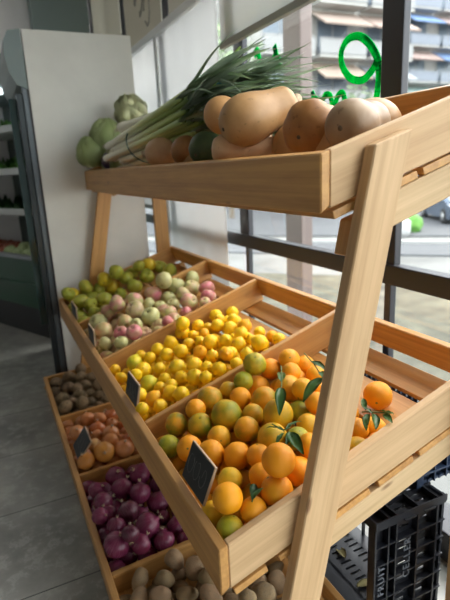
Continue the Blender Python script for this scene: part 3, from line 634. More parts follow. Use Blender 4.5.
FRUIT = {
'orange': [
(0.48,1.1732,0.5749,0.0368,'og',210,400),(0.543,1.182,0.5817,0.028,'y',229,391),(0.4234,1.1427,0.574,0.028,'o',195,409),(0.3704,1.1511,0.5401,0.0318,'og',177,424),(0.4124,1.0864,0.5565,0.0324,'gy',200,425),
(0.4786,1.0636,0.5776,0.0412,'gy',227,415),(0.3274,1.0958,0.5162,0.0296,'g',169,446),(0.3589,1.0286,0.536,0.0327,'o',190,449),(0.3889,0.9662,0.546,0.0336,'o',211,454),(0.4315,1.0107,0.5548,0.0293,'y',219,437),
(0.4942,0.9819,0.5725,0.0323,'og',247,429),(0.3422,0.7754,0.5674,0.031,'o',228,498),(0.3888,0.8632,0.5384,0.028,'ys',230,480),(0.333,0.751,0.515,0.028,'yg',230,530),(0.3243,0.8092,0.5136,0.028,'y',214,514),
(0.4498,0.7569,0.628,0.0349,'o',279,460),(0.443,0.7559,0.5602,0.0339,'o',277,491),(0.4448,0.8222,0.5547,0.0281,'o',261,476),(0.508,0.7729,0.5729,0.0317,'o',299,472),(0.4353,0.9206,0.5521,0.0321,'o',237,456),
(0.4658,0.872,0.5685,0.028,'o',258,456),(0.386,0.7503,0.5381,0.028,'o',254,511),(0.5202,0.9009,0.5829,0.0359,'y',273,438),(0.5538,0.797,0.6074,0.028,'o',310,446),(0.5572,0.8512,0.595,0.028,'g',298,439),
(0.6229,1.1693,0.651,0.0341,'yg',255,364),(0.679,1.1788,0.6202,0.0312,'o',270,369),(0.7273,1.1519,0.6486,0.0316,'yo',289,359),(0.7827,1.1544,0.6153,0.0315,'o',305,366),(0.6994,1.0984,0.6342,0.028,'o',291,372),
(0.7737,1.0848,0.6108,0.03,'yo',316,376),(0.6307,1.172,0.5732,0.0377,'o',258,388),(0.6594,1.0519,0.6132,0.0374,'yo',288,389),(0.5755,1.1523,0.6157,0.028,'g',243,381),(0.5891,1.058,0.5951,0.036,'og',264,400),
(0.5444,1.1124,0.5898,0.0292,'o',240,398),(0.5663,0.9509,0.609,0.0377,'y',278,414),(0.6362,0.9637,0.5896,0.0298,'g',299,412),(0.6651,0.9887,0.6349,0.03,'yo',303,389),(0.7331,1.0143,0.6057,0.028,'o',319,390),
(0.6569,0.9191,0.6286,0.0283,'o',316,403),(0.6055,0.8803,0.6018,0.028,'yo',308,425),(0.5359,1.0252,0.5815,0.0283,'y',253,415),(0.8104,0.874,0.6291,0.036,'o',378,395),(0.6804,0.7971,0.6092,0.028,'o',357,430),
(0.7341,0.8007,0.5956,0.028,'yo',374,428),(0.6478,0.7555,0.5914,0.028,'y',357,449),(0.3402,0.7795,0.4671,0.0291,'f',228,540),(0.3402,0.8369,0.4671,0.0291,'f',217,523),(0.3402,0.8944,0.4671,0.0291,'f',206,507),
(0.3402,0.9517,0.4671,0.0291,'f',196,493),(0.3402,1.009,0.4671,0.0291,'f',187,480),(0.3402,1.0664,0.4671,0.0291,'f',179,468),(0.3402,1.1239,0.4671,0.0291,'f',172,457),(0.3402,1.1809,0.4671,0.0291,'f',165,446),
(0.3856,0.7511,0.4821,0.0291,'f',254,535),(0.3865,0.8078,0.4824,0.0291,'f',242,517),(0.3861,0.8658,0.4822,0.0291,'f',230,502),(0.3866,0.9229,0.4824,0.0291,'f',219,488),(0.3866,0.9801,0.4824,0.0291,'f',209,475),
(0.3866,1.0376,0.4824,0.0291,'f',200,463),(0.3865,1.095,0.4824,0.0291,'f',191,452),(0.3866,1.1526,0.4824,0.0291,'f',184,442),(0.4399,0.7511,0.5,0.0291,'f',277,518),(0.4325,0.8375,0.4975,0.0291,'f',254,497),
(0.434,0.8941,0.498,0.0291,'f',243,482),(0.4339,0.9511,0.498,0.0291,'f',232,470),(0.4338,1.0085,0.4979,0.0291,'f',221,458),(0.4338,1.066,0.4979,0.0291,'f',212,447),(0.4337,1.1235,0.4979,0.0291,'f',203,437),
(0.4336,1.1809,0.4979,0.0291,'f',195,427),(0.4965,0.7511,0.5186,0.0291,'f',300,501),(0.4704,0.7991,0.51,0.0291,'f',278,496),(0.4807,0.8638,0.5134,0.0291,'f',267,477),(0.4819,0.9214,0.5138,0.0291,'f',255,464),
(0.4807,0.9791,0.5134,0.0291,'f',243,453),(0.4807,1.037,0.5134,0.0291,'f',233,442),(0.4808,1.0944,0.5134,0.0291,'f',223,432),(0.4803,1.152,0.5132,0.0291,'f',214,423),(0.5508,0.7511,0.5365,0.0291,'f',322,486),
(0.5239,0.8091,0.5276,0.0291,'f',296,479),(0.5352,0.8655,0.5313,0.0291,'f',287,463),(0.529,0.9505,0.5293,0.0291,'f',266,447),(0.5273,1.0079,0.5287,0.0291,'f',254,437),(0.5283,1.0655,0.5291,0.0291,'f',244,427),
(0.5277,1.1234,0.5289,0.0291,'f',234,418),(0.5266,1.1809,0.5285,0.0291,'f',225,410),(0.6054,0.7511,0.5544,0.0291,'f',343,471),(0.5779,0.8011,0.5454,0.0291,'f',318,467),(0.5894,0.8575,0.5492,0.0291,'f',308,451),
(0.5687,0.9109,0.5423,0.0291,'f',288,446),(0.5929,0.9626,0.5503,0.0291,'f',285,431),(0.5801,1.0185,0.5461,0.0291,'f',270,424),(0.5754,1.0952,0.5445,0.0291,'f',254,413),(0.5743,1.153,0.5442,0.0291,'f',244,404),
(0.7042,0.7511,0.5869,0.0291,'f',379,445),(0.6325,0.802,0.5633,0.0291,'f',338,452),(0.6441,0.8583,0.5672,0.0291,'f',327,438),(0.6233,0.9145,0.5603,0.0291,'f',306,432),(0.6856,0.9958,0.5808,0.0291,'f',308,405),
(0.6344,1.0162,0.564,0.0291,'f',288,413),(0.6301,1.0957,0.5625,0.0291,'f',271,402),(0.6773,1.125,0.5781,0.0291,'f',280,389),(0.6975,0.8452,0.5848,0.0291,'f',349,428),(0.6772,0.9042,0.5781,0.0291,'f',327,422),
(0.7307,0.8913,0.5957,0.0291,'f',348,413),(0.7144,0.9466,0.5903,0.0291,'f',329,407),(0.7196,1.0673,0.592,0.0291,'f',304,389),(0.7321,1.1236,0.5961,0.0291,'f',296,379),(0.7328,1.1809,0.5964,0.0291,'f',286,372),
],
'lemon': [
(0.3322,1.712,0.5006,0.0227,'y',115,370),(0.3352,1.633,0.4993,0.0218,'y',121,378),(0.3954,1.6652,0.5318,0.031,'g',134,363),(0.4013,1.5742,0.5352,0.0308,'y',143,370),(0.3911,1.4755,0.5273,0.029,'g',149,383),
(0.3457,1.4351,0.5126,0.0262,'y',139,395),(0.3733,1.3668,0.5222,0.027,'o',154,399),(0.3774,1.3174,0.518,0.0232,'y',160,406),(0.3195,1.308,0.5289,0.021,'y',142,409),(0.3247,1.334,0.4966,0.021,'y',142,415),
(0.4898,1.676,0.5602,0.0257,'y',158,349),(0.4321,1.7085,0.538,0.021,'y',141,355),(0.4508,1.6516,0.5444,0.0231,'y',150,358),(0.5003,1.6037,0.5612,0.0265,'y',167,355),(0.5406,1.6739,0.5762,0.028,'y',171,343),
(0.5436,1.5724,0.5758,0.0277,'y',181,351),(0.4927,1.474,0.5607,0.03,'y',177,367),(0.4513,1.5462,0.5393,0.0227,'y',159,369),(0.4413,1.457,0.5386,0.021,'y',165,379),(0.424,1.3503,0.5357,0.027,'y',171,393),
(0.4414,1.3028,0.5474,0.0253,'y',181,394),(0.4844,1.4174,0.5465,0.0251,'y',181,378),(0.4433,1.3993,0.5381,0.021,'y',171,385),(0.4139,1.4279,0.5248,0.021,'y',160,388),(0.3359,1.6428,0.4576,0.0214,'y',122,388),
(0.3651,1.5344,0.5397,0.0235,'y',136,375),(0.5993,1.692,0.6359,0.0291,'y',183,324),(0.6087,1.729,0.59,0.031,'y',182,332),(0.6772,1.7326,0.6012,0.0274,'y',198,326),(0.5899,1.6124,0.5792,0.0245,'y',189,345),
(0.6217,1.5821,0.5938,0.021,'y',200,342),(0.6383,1.5234,0.605,0.0305,'y',211,342),(0.5861,1.4985,0.587,0.0259,'o',200,352),(0.6556,1.6216,0.6057,0.0224,'o',204,334),(0.7171,1.6338,0.6226,0.0268,'y',217,326),
(0.7556,1.7321,0.6299,0.0279,'y',216,316),(0.5358,1.4269,0.5753,0.0287,'y',194,365),(0.5605,1.3787,0.5792,0.0224,'y',207,368),(0.5811,1.3302,0.5865,0.0252,'y',219,369),(0.6064,1.439,0.5887,0.0232,'y',212,356),
(0.6803,1.4865,0.6138,0.0265,'y',226,341),(0.6178,1.3492,0.6232,0.0233,'o',226,354),(0.5071,1.3538,0.5674,0.0282,'y',195,377),(0.5252,1.3103,0.5802,0.021,'y',205,377),(0.7488,1.6815,0.6282,0.0235,'y',220,320),
(0.6968,1.6796,0.6048,0.021,'y',208,328),(0.6291,1.6661,0.5901,0.021,'y',193,336),(0.8277,1.7319,0.6294,0.0281,'y',232,313),(0.7779,1.6243,0.6391,0.0231,'y',233,319),(0.7473,1.5865,0.6185,0.0299,'y',230,329),
(0.7861,1.5445,0.6313,0.0289,'o',245,326),(0.7352,1.4741,0.6323,0.0268,'y',241,334),(0.6969,1.4182,0.6189,0.0257,'y',239,344),(0.6488,1.4299,0.5956,0.021,'y',225,352),(0.6486,1.3837,0.6055,0.0265,'y',231,354),
(0.6332,1.3111,0.6007,0.021,'y',236,364),(0.682,1.3335,0.6126,0.0243,'y',247,355),(0.7453,1.3633,0.6305,0.0304,'y',259,343),(0.7527,1.432,0.6194,0.021,'y',251,340),(0.8172,1.4898,0.6179,0.0232,'y',259,332),
(0.8286,1.4221,0.6209,0.0224,'o',272,336),(0.8285,1.375,0.6236,0.0251,'y',279,339),(0.3372,1.2643,0.4611,0.0243,'f',154,435),(0.3372,1.3102,0.4611,0.0243,'f',150,428),(0.3372,1.3576,0.4611,0.0243,'f',145,421),
(0.3372,1.405,0.4611,0.0243,'f',141,415),(0.3372,1.4523,0.4611,0.0243,'f',137,408),(0.3372,1.4999,0.4611,0.0243,'f',133,403),(0.3372,1.5477,0.4611,0.0243,'f',129,397),(0.3372,1.5957,0.4611,0.0243,'f',125,392),
(0.3372,1.6882,0.4611,0.0243,'f',119,382),(0.3372,1.7357,0.4611,0.0243,'f',116,378),(0.3814,1.2735,0.4757,0.0243,'f',167,425),(0.375,1.3332,0.4736,0.0243,'f',159,418),(0.3755,1.3808,0.4737,0.0243,'f',154,411),
(0.3758,1.4282,0.4739,0.0243,'f',150,405),(0.3757,1.4758,0.4738,0.0243,'f',146,399),(0.3756,1.5234,0.4738,0.0243,'f',142,394),(0.3756,1.5711,0.4738,0.0243,'f',138,388),(0.3756,1.6185,0.4738,0.0243,'f',134,384),
(0.3758,1.6655,0.4738,0.0243,'f',131,379),(0.3757,1.7131,0.4738,0.0243,'f',127,374),(0.413,1.3083,0.4861,0.0243,'f',173,414),(0.4146,1.3563,0.4866,0.0243,'f',169,407),(0.4153,1.4037,0.4869,0.0243,'f',164,401),
(0.4152,1.4514,0.4868,0.0243,'f',159,396),(0.4151,1.4992,0.4868,0.0243,'f',155,390),(0.4152,1.5468,0.4868,0.0243,'f',150,385),(0.4151,1.5944,0.4868,0.0243,'f',146,380),(0.4154,1.6417,0.4869,0.0243,'f',143,375),
(0.4153,1.6893,0.4869,0.0243,'f',139,371),(0.4151,1.7357,0.4868,0.0243,'f',136,367),(0.4261,1.2643,0.4904,0.0243,'f',183,418),(0.4525,1.3309,0.4991,0.0243,'f',183,404),(0.4544,1.3788,0.4997,0.0243,'f',178,398),
(0.4544,1.4267,0.4997,0.0243,'f',173,392),(0.454,1.4749,0.4996,0.0243,'f',168,387),(0.4543,1.5225,0.4997,0.0243,'f',163,382),(0.4544,1.5701,0.4997,0.0243,'f',159,377),(0.4545,1.6179,0.4998,0.0243,'f',155,372),
(0.4546,1.6656,0.4998,0.0243,'f',151,368),(0.4547,1.7136,0.4998,0.0243,'f',147,363),(0.4664,1.2855,0.5037,0.0243,'f',192,408),(0.4968,1.3371,0.5137,0.0243,'f',195,396),(0.4997,1.3844,0.5146,0.0243,'f',190,390),
(0.493,1.4509,0.5124,0.0243,'f',181,383),(0.4938,1.4983,0.5127,0.0243,'f',176,378),(0.4938,1.5458,0.5127,0.0243,'f',172,373),(0.4939,1.5936,0.5127,0.0243,'f',167,369),(0.494,1.6414,0.5128,0.0243,'f',163,364),
(0.4942,1.6892,0.5128,0.0243,'f',159,360),(0.4945,1.7357,0.5129,0.0243,'f',155,356),(0.5067,1.2643,0.5169,0.0243,'f',207,403),(0.53,1.3055,0.5246,0.0243,'f',208,394),(0.5403,1.3528,0.528,0.0243,'f',205,387),
(0.5277,1.4217,0.5239,0.0243,'f',194,381),(0.5333,1.473,0.5257,0.0243,'f',190,375),(0.5334,1.5212,0.5257,0.0243,'f',184,370),(0.5332,1.5693,0.5257,0.0243,'f',180,365),(0.5332,1.6173,0.5257,0.0243,'f',175,361),
(0.5336,1.6653,0.5258,0.0243,'f',171,357),(0.5345,1.7136,0.5261,0.0243,'f',167,353),(0.5522,1.2643,0.5319,0.0243,'f',220,395),(0.5753,1.3059,0.5395,0.0243,'f',221,386),(0.5862,1.3523,0.5431,0.0243,'f',218,379),
(0.5642,1.394,0.5359,0.0243,'f',207,378),(0.5686,1.4423,0.5373,0.0243,'f',202,372),(0.5731,1.4969,0.5388,0.0243,'f',197,366),(0.5729,1.5451,0.5387,0.0243,'f',192,362),(0.5726,1.5931,0.5386,0.0243,'f',187,358),
(0.573,1.6408,0.5388,0.0243,'f',183,353),(0.5752,1.7357,0.5395,0.0243,'f',174,346),(0.5975,1.2643,0.5468,0.0243,'f',234,387),(0.6195,1.319,0.5541,0.0243,'f',232,377),(0.6278,1.3719,0.5568,0.0243,'f',227,370),
(0.6057,1.414,0.5495,0.0243,'f',216,369),(0.608,1.4659,0.5503,0.0243,'f',210,364),(0.6127,1.5215,0.5518,0.0243,'f',205,358),(0.6122,1.5699,0.5517,0.0243,'f',200,354),(0.6185,1.642,0.5537,0.0243,'f',194,347),
(0.5733,1.6884,0.5389,0.0243,'f',178,349),(0.6187,1.69,0.5538,0.0243,'f',189,343),(0.6427,1.2643,0.5617,0.0243,'f',246,380),(0.664,1.3068,0.5687,0.0243,'f',246,371),(0.6703,1.3546,0.5708,0.0243,'f',241,365),
(0.6802,1.4065,0.574,0.0243,'f',236,359),(0.6472,1.49,0.5632,0.0243,'f',217,356),(0.6836,1.5188,0.5752,0.0243,'f',223,348),(0.6559,1.5568,0.5661,0.0243,'f',212,349),(0.6458,1.6036,0.5627,0.0243,'f',204,347),
(0.664,1.6479,0.5687,0.0243,'f',204,341),(0.6639,1.696,0.5687,0.0243,'f',199,337),(0.6882,1.2643,0.5767,0.0243,'f',259,372),(0.7098,1.3067,0.5838,0.0243,'f',259,364),(0.716,1.3546,0.5858,0.0243,'f',253,358),
(0.7334,1.3992,0.5916,0.0243,'f',251,351),(0.6785,1.4549,0.5735,0.0243,'f',230,355),(0.7228,1.4946,0.5881,0.0243,'f',236,345),(0.7013,1.5634,0.581,0.0243,'f',222,342),(0.6932,1.6108,0.5783,0.0243,'f',215,340),
(0.7609,1.645,0.6006,0.0243,'f',227,328),(0.7223,1.7124,0.5879,0.0243,'f',211,329),(0.734,1.2643,0.5917,0.0243,'f',272,364),(0.7777,1.279,0.6061,0.0243,'f',281,356),(0.7538,1.3204,0.5983,0.0243,'f',268,356),
(0.7794,1.3981,0.6067,0.0243,'f',263,345),(0.7236,1.4464,0.5883,0.0243,'f',242,349),(0.7409,1.539,0.594,0.0243,'f',235,339),(0.7684,1.5001,0.6031,0.0243,'f',246,338),(0.8007,1.5921,0.6137,0.0243,'f',242,327),
(0.8062,1.6533,0.6155,0.0243,'f',236,322),(0.7892,1.6982,0.6099,0.0243,'f',227,321),],
'green_apple': [
(0.3246,2.7219,0.5794,0.0362,'g',68,294),(0.3552,2.788,0.5522,0.042,'y',73,295),(0.3722,2.6329,0.547,0.042,'g',81,302),(0.4307,2.788,0.5865,0.042,'g',86,287),(0.5051,2.7928,0.5611,0.0372,'g',99,289),(0.5336,2.7526,0.6225,0.042,'y',105,280),
(0.5847,2.7879,0.5612,0.042,'y',113,288),(0.4835,2.5509,0.559,0.042,'g',105,300),(0.4084,2.5441,0.5469,0.034,'g',91,304),(0.5898,2.7,0.6666,0.042,'g',116,272),(0.6506,2.7331,0.6199,0.042,'g',126,278),(0.6693,2.6272,0.5891,0.042,'g',135,286),
(0.5886,2.6315,0.5551,0.0349,'g',121,294),(0.7622,2.695,0.6196,0.042,'g',147,276),(0.7938,2.7465,0.6764,0.0414,'y',149,264),(0.8658,2.7686,0.6504,0.0389,'g',160,267),(0.8667,2.594,0.6526,0.0407,'g',170,271),
(0.7035,2.792,0.6269,0.038,'g',132,274),(0.7199,2.695,0.6834,0.0352,'g',139,266),(0.3476,2.3607,0.4818,0.0407,'f',87,328),(0.3476,2.4387,0.4818,0.0407,'f',84,324),(0.3476,2.5173,0.4818,0.0407,'f',81,320),
(0.3476,2.5957,0.4818,0.0407,'f',79,316),(0.3476,2.6751,0.4818,0.0407,'f',76,312),(0.3476,2.7548,0.4818,0.0407,'f',74,309),(0.4243,2.3607,0.5071,0.0407,'f',102,320),(0.4699,2.4258,0.5221,0.0407,'f',108,312),
(0.4169,2.4839,0.5047,0.0407,'f',96,315),(0.4391,2.6015,0.5119,0.0407,'f',95,307),(0.4243,2.6809,0.5071,0.0407,'f',90,305),(0.4546,2.7548,0.517,0.0407,'f',92,300),(0.515,2.3607,0.5369,0.0407,'f',120,311),
(0.5053,2.6426,0.5338,0.0407,'f',106,300),],
'apple': [
(0.439,2.2401,0.5745,0.0377,'p',109,312),(0.3774,2.202,0.5425,0.042,'g',98,323),(0.3649,2.0407,0.5514,0.042,'gr',103,331),(0.4691,2.1903,0.6218,0.0378,'p',117,304),(0.5504,2.2018,0.6164,0.042,'p',134,301),
(0.5304,2.1217,0.5972,0.042,'gp',135,310),(0.4186,1.943,0.5577,0.0311,'r',121,334),(0.4556,1.8722,0.5765,0.033,'r',134,333),(0.4576,2.0216,0.5788,0.0331,'gr',125,322),(0.4915,1.9699,0.5766,0.0276,'g',136,325),
(0.394,1.8469,0.5544,0.0277,'g',121,342),(0.572,2.02,0.5848,0.042,'g',151,317),(0.6578,2.2487,0.6247,0.0413,'r',153,294),(0.7097,2.2244,0.6887,0.0414,'g',164,281),(0.7784,2.248,0.6486,0.042,'g',176,286),
(0.8659,2.2525,0.6721,0.0375,'g',192,279),(0.8355,2.1885,0.6418,0.0402,'gp',192,288),(0.8754,2.0953,0.6526,0.0379,'r',207,288),(0.8403,1.9992,0.6388,0.0358,'r',208,296),(0.7752,2.1453,0.6253,0.0363,'gp',184,295),
(0.7231,2.2165,0.6006,0.0362,'g',169,298),(0.6186,2.1976,0.5923,0.0308,'g',149,304),(0.6607,2.1557,0.5829,0.0299,'g',160,307),(0.7569,2.0316,0.6179,0.042,'p',189,302),(0.7109,2.1213,0.5922,0.0319,'g',173,305),
(0.6557,2.0186,0.5839,0.0375,'p',169,314),(0.6055,1.8909,0.5902,0.026,'r',168,322),(0.8026,1.9519,0.6254,0.0265,'p',205,303),(0.7209,1.9817,0.5892,0.026,'r',186,312),(0.3491,1.939,0.5303,0.0281,'g',105,344),
(0.3444,1.8258,0.4756,0.0358,'f',112,366),(0.3444,1.8992,0.4756,0.0358,'f',108,360),(0.3444,1.9701,0.4756,0.0358,'f',104,354),(0.3444,2.0411,0.4756,0.0358,'f',100,349),(0.3444,2.1121,0.4756,0.0358,'f',97,344),
(0.3444,2.1833,0.4756,0.0358,'f',94,339),(0.3444,2.2542,0.4756,0.0358,'f',91,335),(0.4576,1.8258,0.5128,0.0358,'f',139,351),(0.4012,1.8633,0.4942,0.0358,'f',123,355),(0.4019,1.9343,0.4945,0.0358,'f',119,350),
(0.4021,2.0055,0.4945,0.0358,'f',115,345),(0.4022,2.0765,0.4946,0.0358,'f',111,340),(0.402,2.1472,0.4945,0.0358,'f',108,335),(0.4119,2.2542,0.4978,0.0358,'f',105,328),(0.5245,1.8258,0.5348,0.0358,'f',155,342),
(0.4601,1.898,0.5136,0.0358,'f',135,345),(0.4601,1.9701,0.5136,0.0358,'f',130,340),(0.4604,2.0413,0.5137,0.0358,'f',126,335),(0.4607,2.1124,0.5138,0.0358,'f',122,331),(0.4505,2.1956,0.5105,0.0358,'f',115,327),
(0.4871,2.2542,0.5225,0.0358,'f',120,320),(0.6023,1.8258,0.5605,0.0358,'f',173,333),(0.563,1.8829,0.5475,0.0358,'f',159,334),(0.5177,1.9346,0.5326,0.0358,'f',146,336),(0.5181,2.0055,0.5327,0.0358,'f',141,331),
(0.5189,2.0767,0.533,0.0358,'f',137,327),(0.5095,2.1612,0.5299,0.0358,'f',130,323),(0.546,2.221,0.5419,0.0358,'f',134,316),(0.6488,1.9318,0.5758,0.0358,'f',174,321),(0.5836,1.9504,0.5543,0.0358,'f',159,327),
(0.6528,2.091,0.5771,0.0358,'f',163,312),(0.5854,2.0894,0.5549,0.0358,'f',150,319),(0.5806,2.1601,0.5533,0.0358,'f',144,316),(0.6055,2.2542,0.5615,0.0358,'f',143,308),],
'kiwi': [
(0.3476,2.794,0.1099,0.036,'b',81,369),(0.2743,2.7552,0.0923,0.036,'b',69,377),(0.3305,2.695,0.1013,0.0335,'b',81,377),(0.388,2.6617,0.1001,0.0335,'b',92,377),(0.34,2.6113,0.078,0.036,'b',86,386),(0.249,2.5996,0.0914,0.036,'b',69,388),
(0.285,2.5428,0.1041,0.032,'b',77,388),(0.3865,2.487,0.0562,0.0357,'b',99,396),(0.2873,2.4531,0.0973,0.0359,'b',81,396),(0.1986,2.4718,0.0972,0.0333,'b',62,399),(0.1999,2.3552,0.1024,0.0352,'b',66,407),
(0.2783,2.3546,0.1037,0.0346,'b',82,403),(0.2402,2.4049,0.0925,0.0299,'b',73,403),(0.4089,2.4257,0.0519,0.0302,'b',106,401),(0.3615,2.3893,0.0493,0.03,'b',99,406),(0.2016,2.747,0.0791,0.0331,'b',56,382),
(0.3953,2.5664,0.0875,0.0322,'b',97,385),(0.3465,2.5399,0.0584,0.0311,'b',90,394),(0.1847,2.3757,0.0426,0.0325,'f',64,417),(0.1847,2.4398,0.0426,0.0325,'f',62,412),(0.1847,2.5039,0.0426,0.0325,'f',60,407),
(0.1847,2.5681,0.0426,0.0325,'f',58,402),(0.1847,2.6322,0.0426,0.0325,'f',57,397),(0.1847,2.6965,0.0426,0.0325,'f',55,392),(0.1847,2.7975,0.0426,0.0325,'f',53,386),(0.2449,2.3525,0.0457,0.0325,'f',77,415),
(0.2814,2.4082,0.0476,0.0325,'f',82,409),(0.241,2.4711,0.0455,0.0325,'f',72,406),(0.2405,2.5357,0.0455,0.0325,'f',70,401),(0.2461,2.6497,0.0458,0.0325,'f',68,393),(0.2468,2.7142,0.0458,0.0325,'f',66,388),
(0.249,2.7975,0.0459,0.0325,'f',64,383),(0.3129,2.3525,0.0493,0.0325,'f',90,411),(0.3345,2.4447,0.0504,0.0325,'f',91,403),(0.2993,2.4989,0.0485,0.0325,'f',83,401),(0.2934,2.5723,0.0482,0.0325,'f',79,396),
(0.3087,2.6638,0.049,0.0325,'f',79,389),(0.3225,2.7337,0.0498,0.0325,'f',79,383),(0.3135,2.7975,0.0493,0.0325,'f',76,380),(0.4706,2.4187,0.0575,0.0325,'f',118,397),(0.4814,2.4825,0.058,0.0325,'f',117,392),
(0.4383,2.5307,0.0558,0.0325,'f',107,391),(0.465,2.5906,0.0572,0.0325,'f',110,386),(0.4074,2.6196,0.0542,0.0325,'f',98,387),(0.381,2.7063,0.0528,0.0325,'f',91,382),(0.3756,2.7707,0.0525,0.0325,'f',87,379),
],
'yellow_onion': [
(0.2751,2.2022,0.0844,0.0353,'p',88,420),(0.2944,2.0664,0.095,0.0355,'r',97,429),(0.387,2.2207,0.0586,0.038,'r',111,417),(0.2066,2.0564,0.1083,0.0338,'p',77,433),(0.3351,1.9746,0.11,0.0357,'p',111,433),
(0.3203,1.905,0.1098,0.036,'p',111,442),(0.2539,1.9203,0.1039,0.0298,'l',94,446),(0.2764,1.832,0.1149,0.042,'o',104,452),(0.3577,1.8291,0.1048,0.0391,'p',124,449),(0.2019,1.8256,0.0998,0.0356,'o',86,461),
(0.2078,1.8874,0.0897,0.0285,'r',85,456),(0.3244,2.1605,0.0961,0.0307,'p',100,419),(0.2791,2.003,0.0992,0.0286,'p',97,436),(0.4,1.923,0.0811,0.0323,'r',129,441),(0.4271,2.1095,0.0546,0.0319,'r',125,426),
(0.1864,1.8552,0.0444,0.0343,'f',83,471),(0.1864,1.9223,0.0444,0.0343,'f',80,463),(0.1864,1.9888,0.0444,0.0343,'f',77,455),(0.1864,2.0554,0.0444,0.0343,'f',74,447),(0.1864,2.122,0.0444,0.0343,'f',72,440),
(0.1864,2.189,0.0444,0.0343,'f',70,434),(0.1864,2.2557,0.0444,0.0343,'f',67,427),(0.2452,1.8243,0.0475,0.0343,'f',99,470),(0.2775,1.8844,0.0492,0.0343,'f',103,460),(0.2489,1.949,0.0477,0.0343,'f',93,454),
(0.2479,2.017,0.0476,0.0343,'f',90,447),(0.2475,2.0848,0.0476,0.0343,'f',87,440),(0.2466,2.1524,0.0476,0.0343,'f',84,433),(0.254,2.2557,0.048,0.0343,'f',82,423),(0.3127,1.8243,0.051,0.0343,'f',115,464),
(0.3521,1.88,0.0531,0.0343,'f',121,454),(0.3167,1.9425,0.0512,0.0343,'f',110,450),(0.3164,2.0173,0.0512,0.0343,'f',106,442),(0.3577,2.0715,0.0534,0.0343,'f',112,434),(0.3069,2.1181,0.0507,0.0343,'f',99,432),
(0.3219,2.2504,0.0515,0.0343,'f',96,419),(0.4117,1.8243,0.0562,0.0343,'f',139,456),(0.4471,1.8826,0.058,0.0343,'f',143,447),(0.3763,1.9785,0.0543,0.0343,'f',121,442),(0.415,2.0346,0.0563,0.0343,'f',127,433),
(0.4908,2.1249,0.0603,0.0343,'f',137,420),(0.3751,2.1499,0.0543,0.0343,'f',112,425),(0.4498,2.2557,0.0582,0.0343,'f',122,411),],
'red_onion': [
(0.2911,1.714,0.0668,0.041,'r',116,477),(0.1996,1.6144,0.1025,0.0294,'r',96,490),(0.2844,1.5773,0.1008,0.0392,'r',122,489),(0.3733,1.6556,0.0854,0.041,'r',140,474),(0.2072,1.5365,0.1025,0.0355,'r',103,502),
(0.3308,1.5037,0.1136,0.038,'r',140,493),(0.3881,1.4929,0.0617,0.041,'r',158,503),(0.2701,1.429,0.1117,0.0376,'d',129,512),(0.2118,1.4712,0.0958,0.0307,'r',109,514),(0.305,1.3328,0.1151,0.041,'r',147,526),
(0.2169,1.3891,0.1067,0.0297,'r',116,526),(0.199,1.2995,0.1113,0.0408,'r',117,545),(0.4067,1.3512,0.0569,0.0353,'r',177,527),(0.2659,1.2722,0.1082,0.0322,'r',141,544),(0.3383,1.2739,0.0856,0.0339,'r',164,542),
(0.2327,1.3163,0.047,0.0344,'r',128,555),(0.3836,1.4278,0.0467,0.0262,'r',163,518),(0.178,1.4368,0.127,0.0272,'r',100,516),(0.2377,1.2671,0.1595,0.0271,'d',131,534),(0.4262,1.7237,0.0616,0.0313,'r',149,466),
(0.1859,1.2738,0.0439,0.0338,'f',117,571),(0.1859,1.3647,0.0439,0.0338,'f',110,551),(0.1859,1.4315,0.0439,0.0338,'f',105,538),(0.1859,1.498,0.0439,0.0338,'f',101,525),(0.1859,1.5644,0.0439,0.0338,'f',97,514),
(0.1859,1.6305,0.0439,0.0338,'f',93,503),(0.1859,1.7212,0.0439,0.0338,'f',89,489),(0.2845,1.2738,0.0491,0.0338,'f',148,558),(0.2843,1.3577,0.049,0.0338,'f',141,540),(0.2485,1.4124,0.0472,0.0338,'f',125,534),
(0.2521,1.4786,0.0474,0.0338,'f',122,521),(0.2495,1.5447,0.0472,0.0338,'f',116,510),(0.2502,1.6112,0.0473,0.0338,'f',112,500),(0.2332,1.6755,0.0464,0.0338,'f',104,492),(0.3433,1.3299,0.0521,0.0338,'f',161,539),
(0.3301,1.4044,0.0514,0.0338,'f',150,526),(0.3184,1.47,0.0508,0.0338,'f',141,516),(0.3162,1.5367,0.0507,0.0338,'f',135,505),(0.3536,1.5921,0.0526,0.0338,'f',141,492),(0.4204,1.5984,0.0561,0.0338,'f',158,485),
(0.3089,1.6437,0.0503,0.0338,'f',126,489),(0.4122,1.2738,0.0557,0.0338,'f',187,541),(0.4749,1.3409,0.059,0.0338,'f',197,521),(0.4431,1.4096,0.0573,0.0338,'f',181,513),(0.4658,1.4727,0.0585,0.0338,'f',181,500),
(0.4491,1.5377,0.0576,0.0338,'f',170,491),(0.4434,1.6615,0.0573,0.0338,'f',158,474),(0.363,1.7212,0.0531,0.0338,'f',134,473),],
'potato': [
(0.3379,1.1691,0.1028,0.0309,'v',175,560),(0.2313,1.1715,0.0809,0.0285,'b',140,579),(0.2905,1.1335,0.0859,0.0312,'h',164,580),(0.3792,1.1199,0.0959,0.0349,'v',195,568),(0.262,1.0831,0.0915,0.0273,'h',160,595),
(0.2128,1.1212,0.0733,0.0259,'b',139,597),(0.3348,1.0713,0.0688,0.0285,'b',187,595),(0.3946,1.0608,0.1091,0.0282,'b',208,577),(0.3806,1.0057,0.1012,0.0298,'b',211,596),(0.6015,1.0443,0.0557,0.024,'h',276,569),
(0.5278,1.0183,0.0655,0.0261,'b',258,582),(0.5787,0.9959,0.0606,0.0301,'v',278,582),(0.5018,0.9456,0.1043,0.0335,'b',262,594),(0.4513,0.9338,0.1277,0.024,'b',247,597),(0.4798,1.0332,0.0494,0.024,'h',241,590),
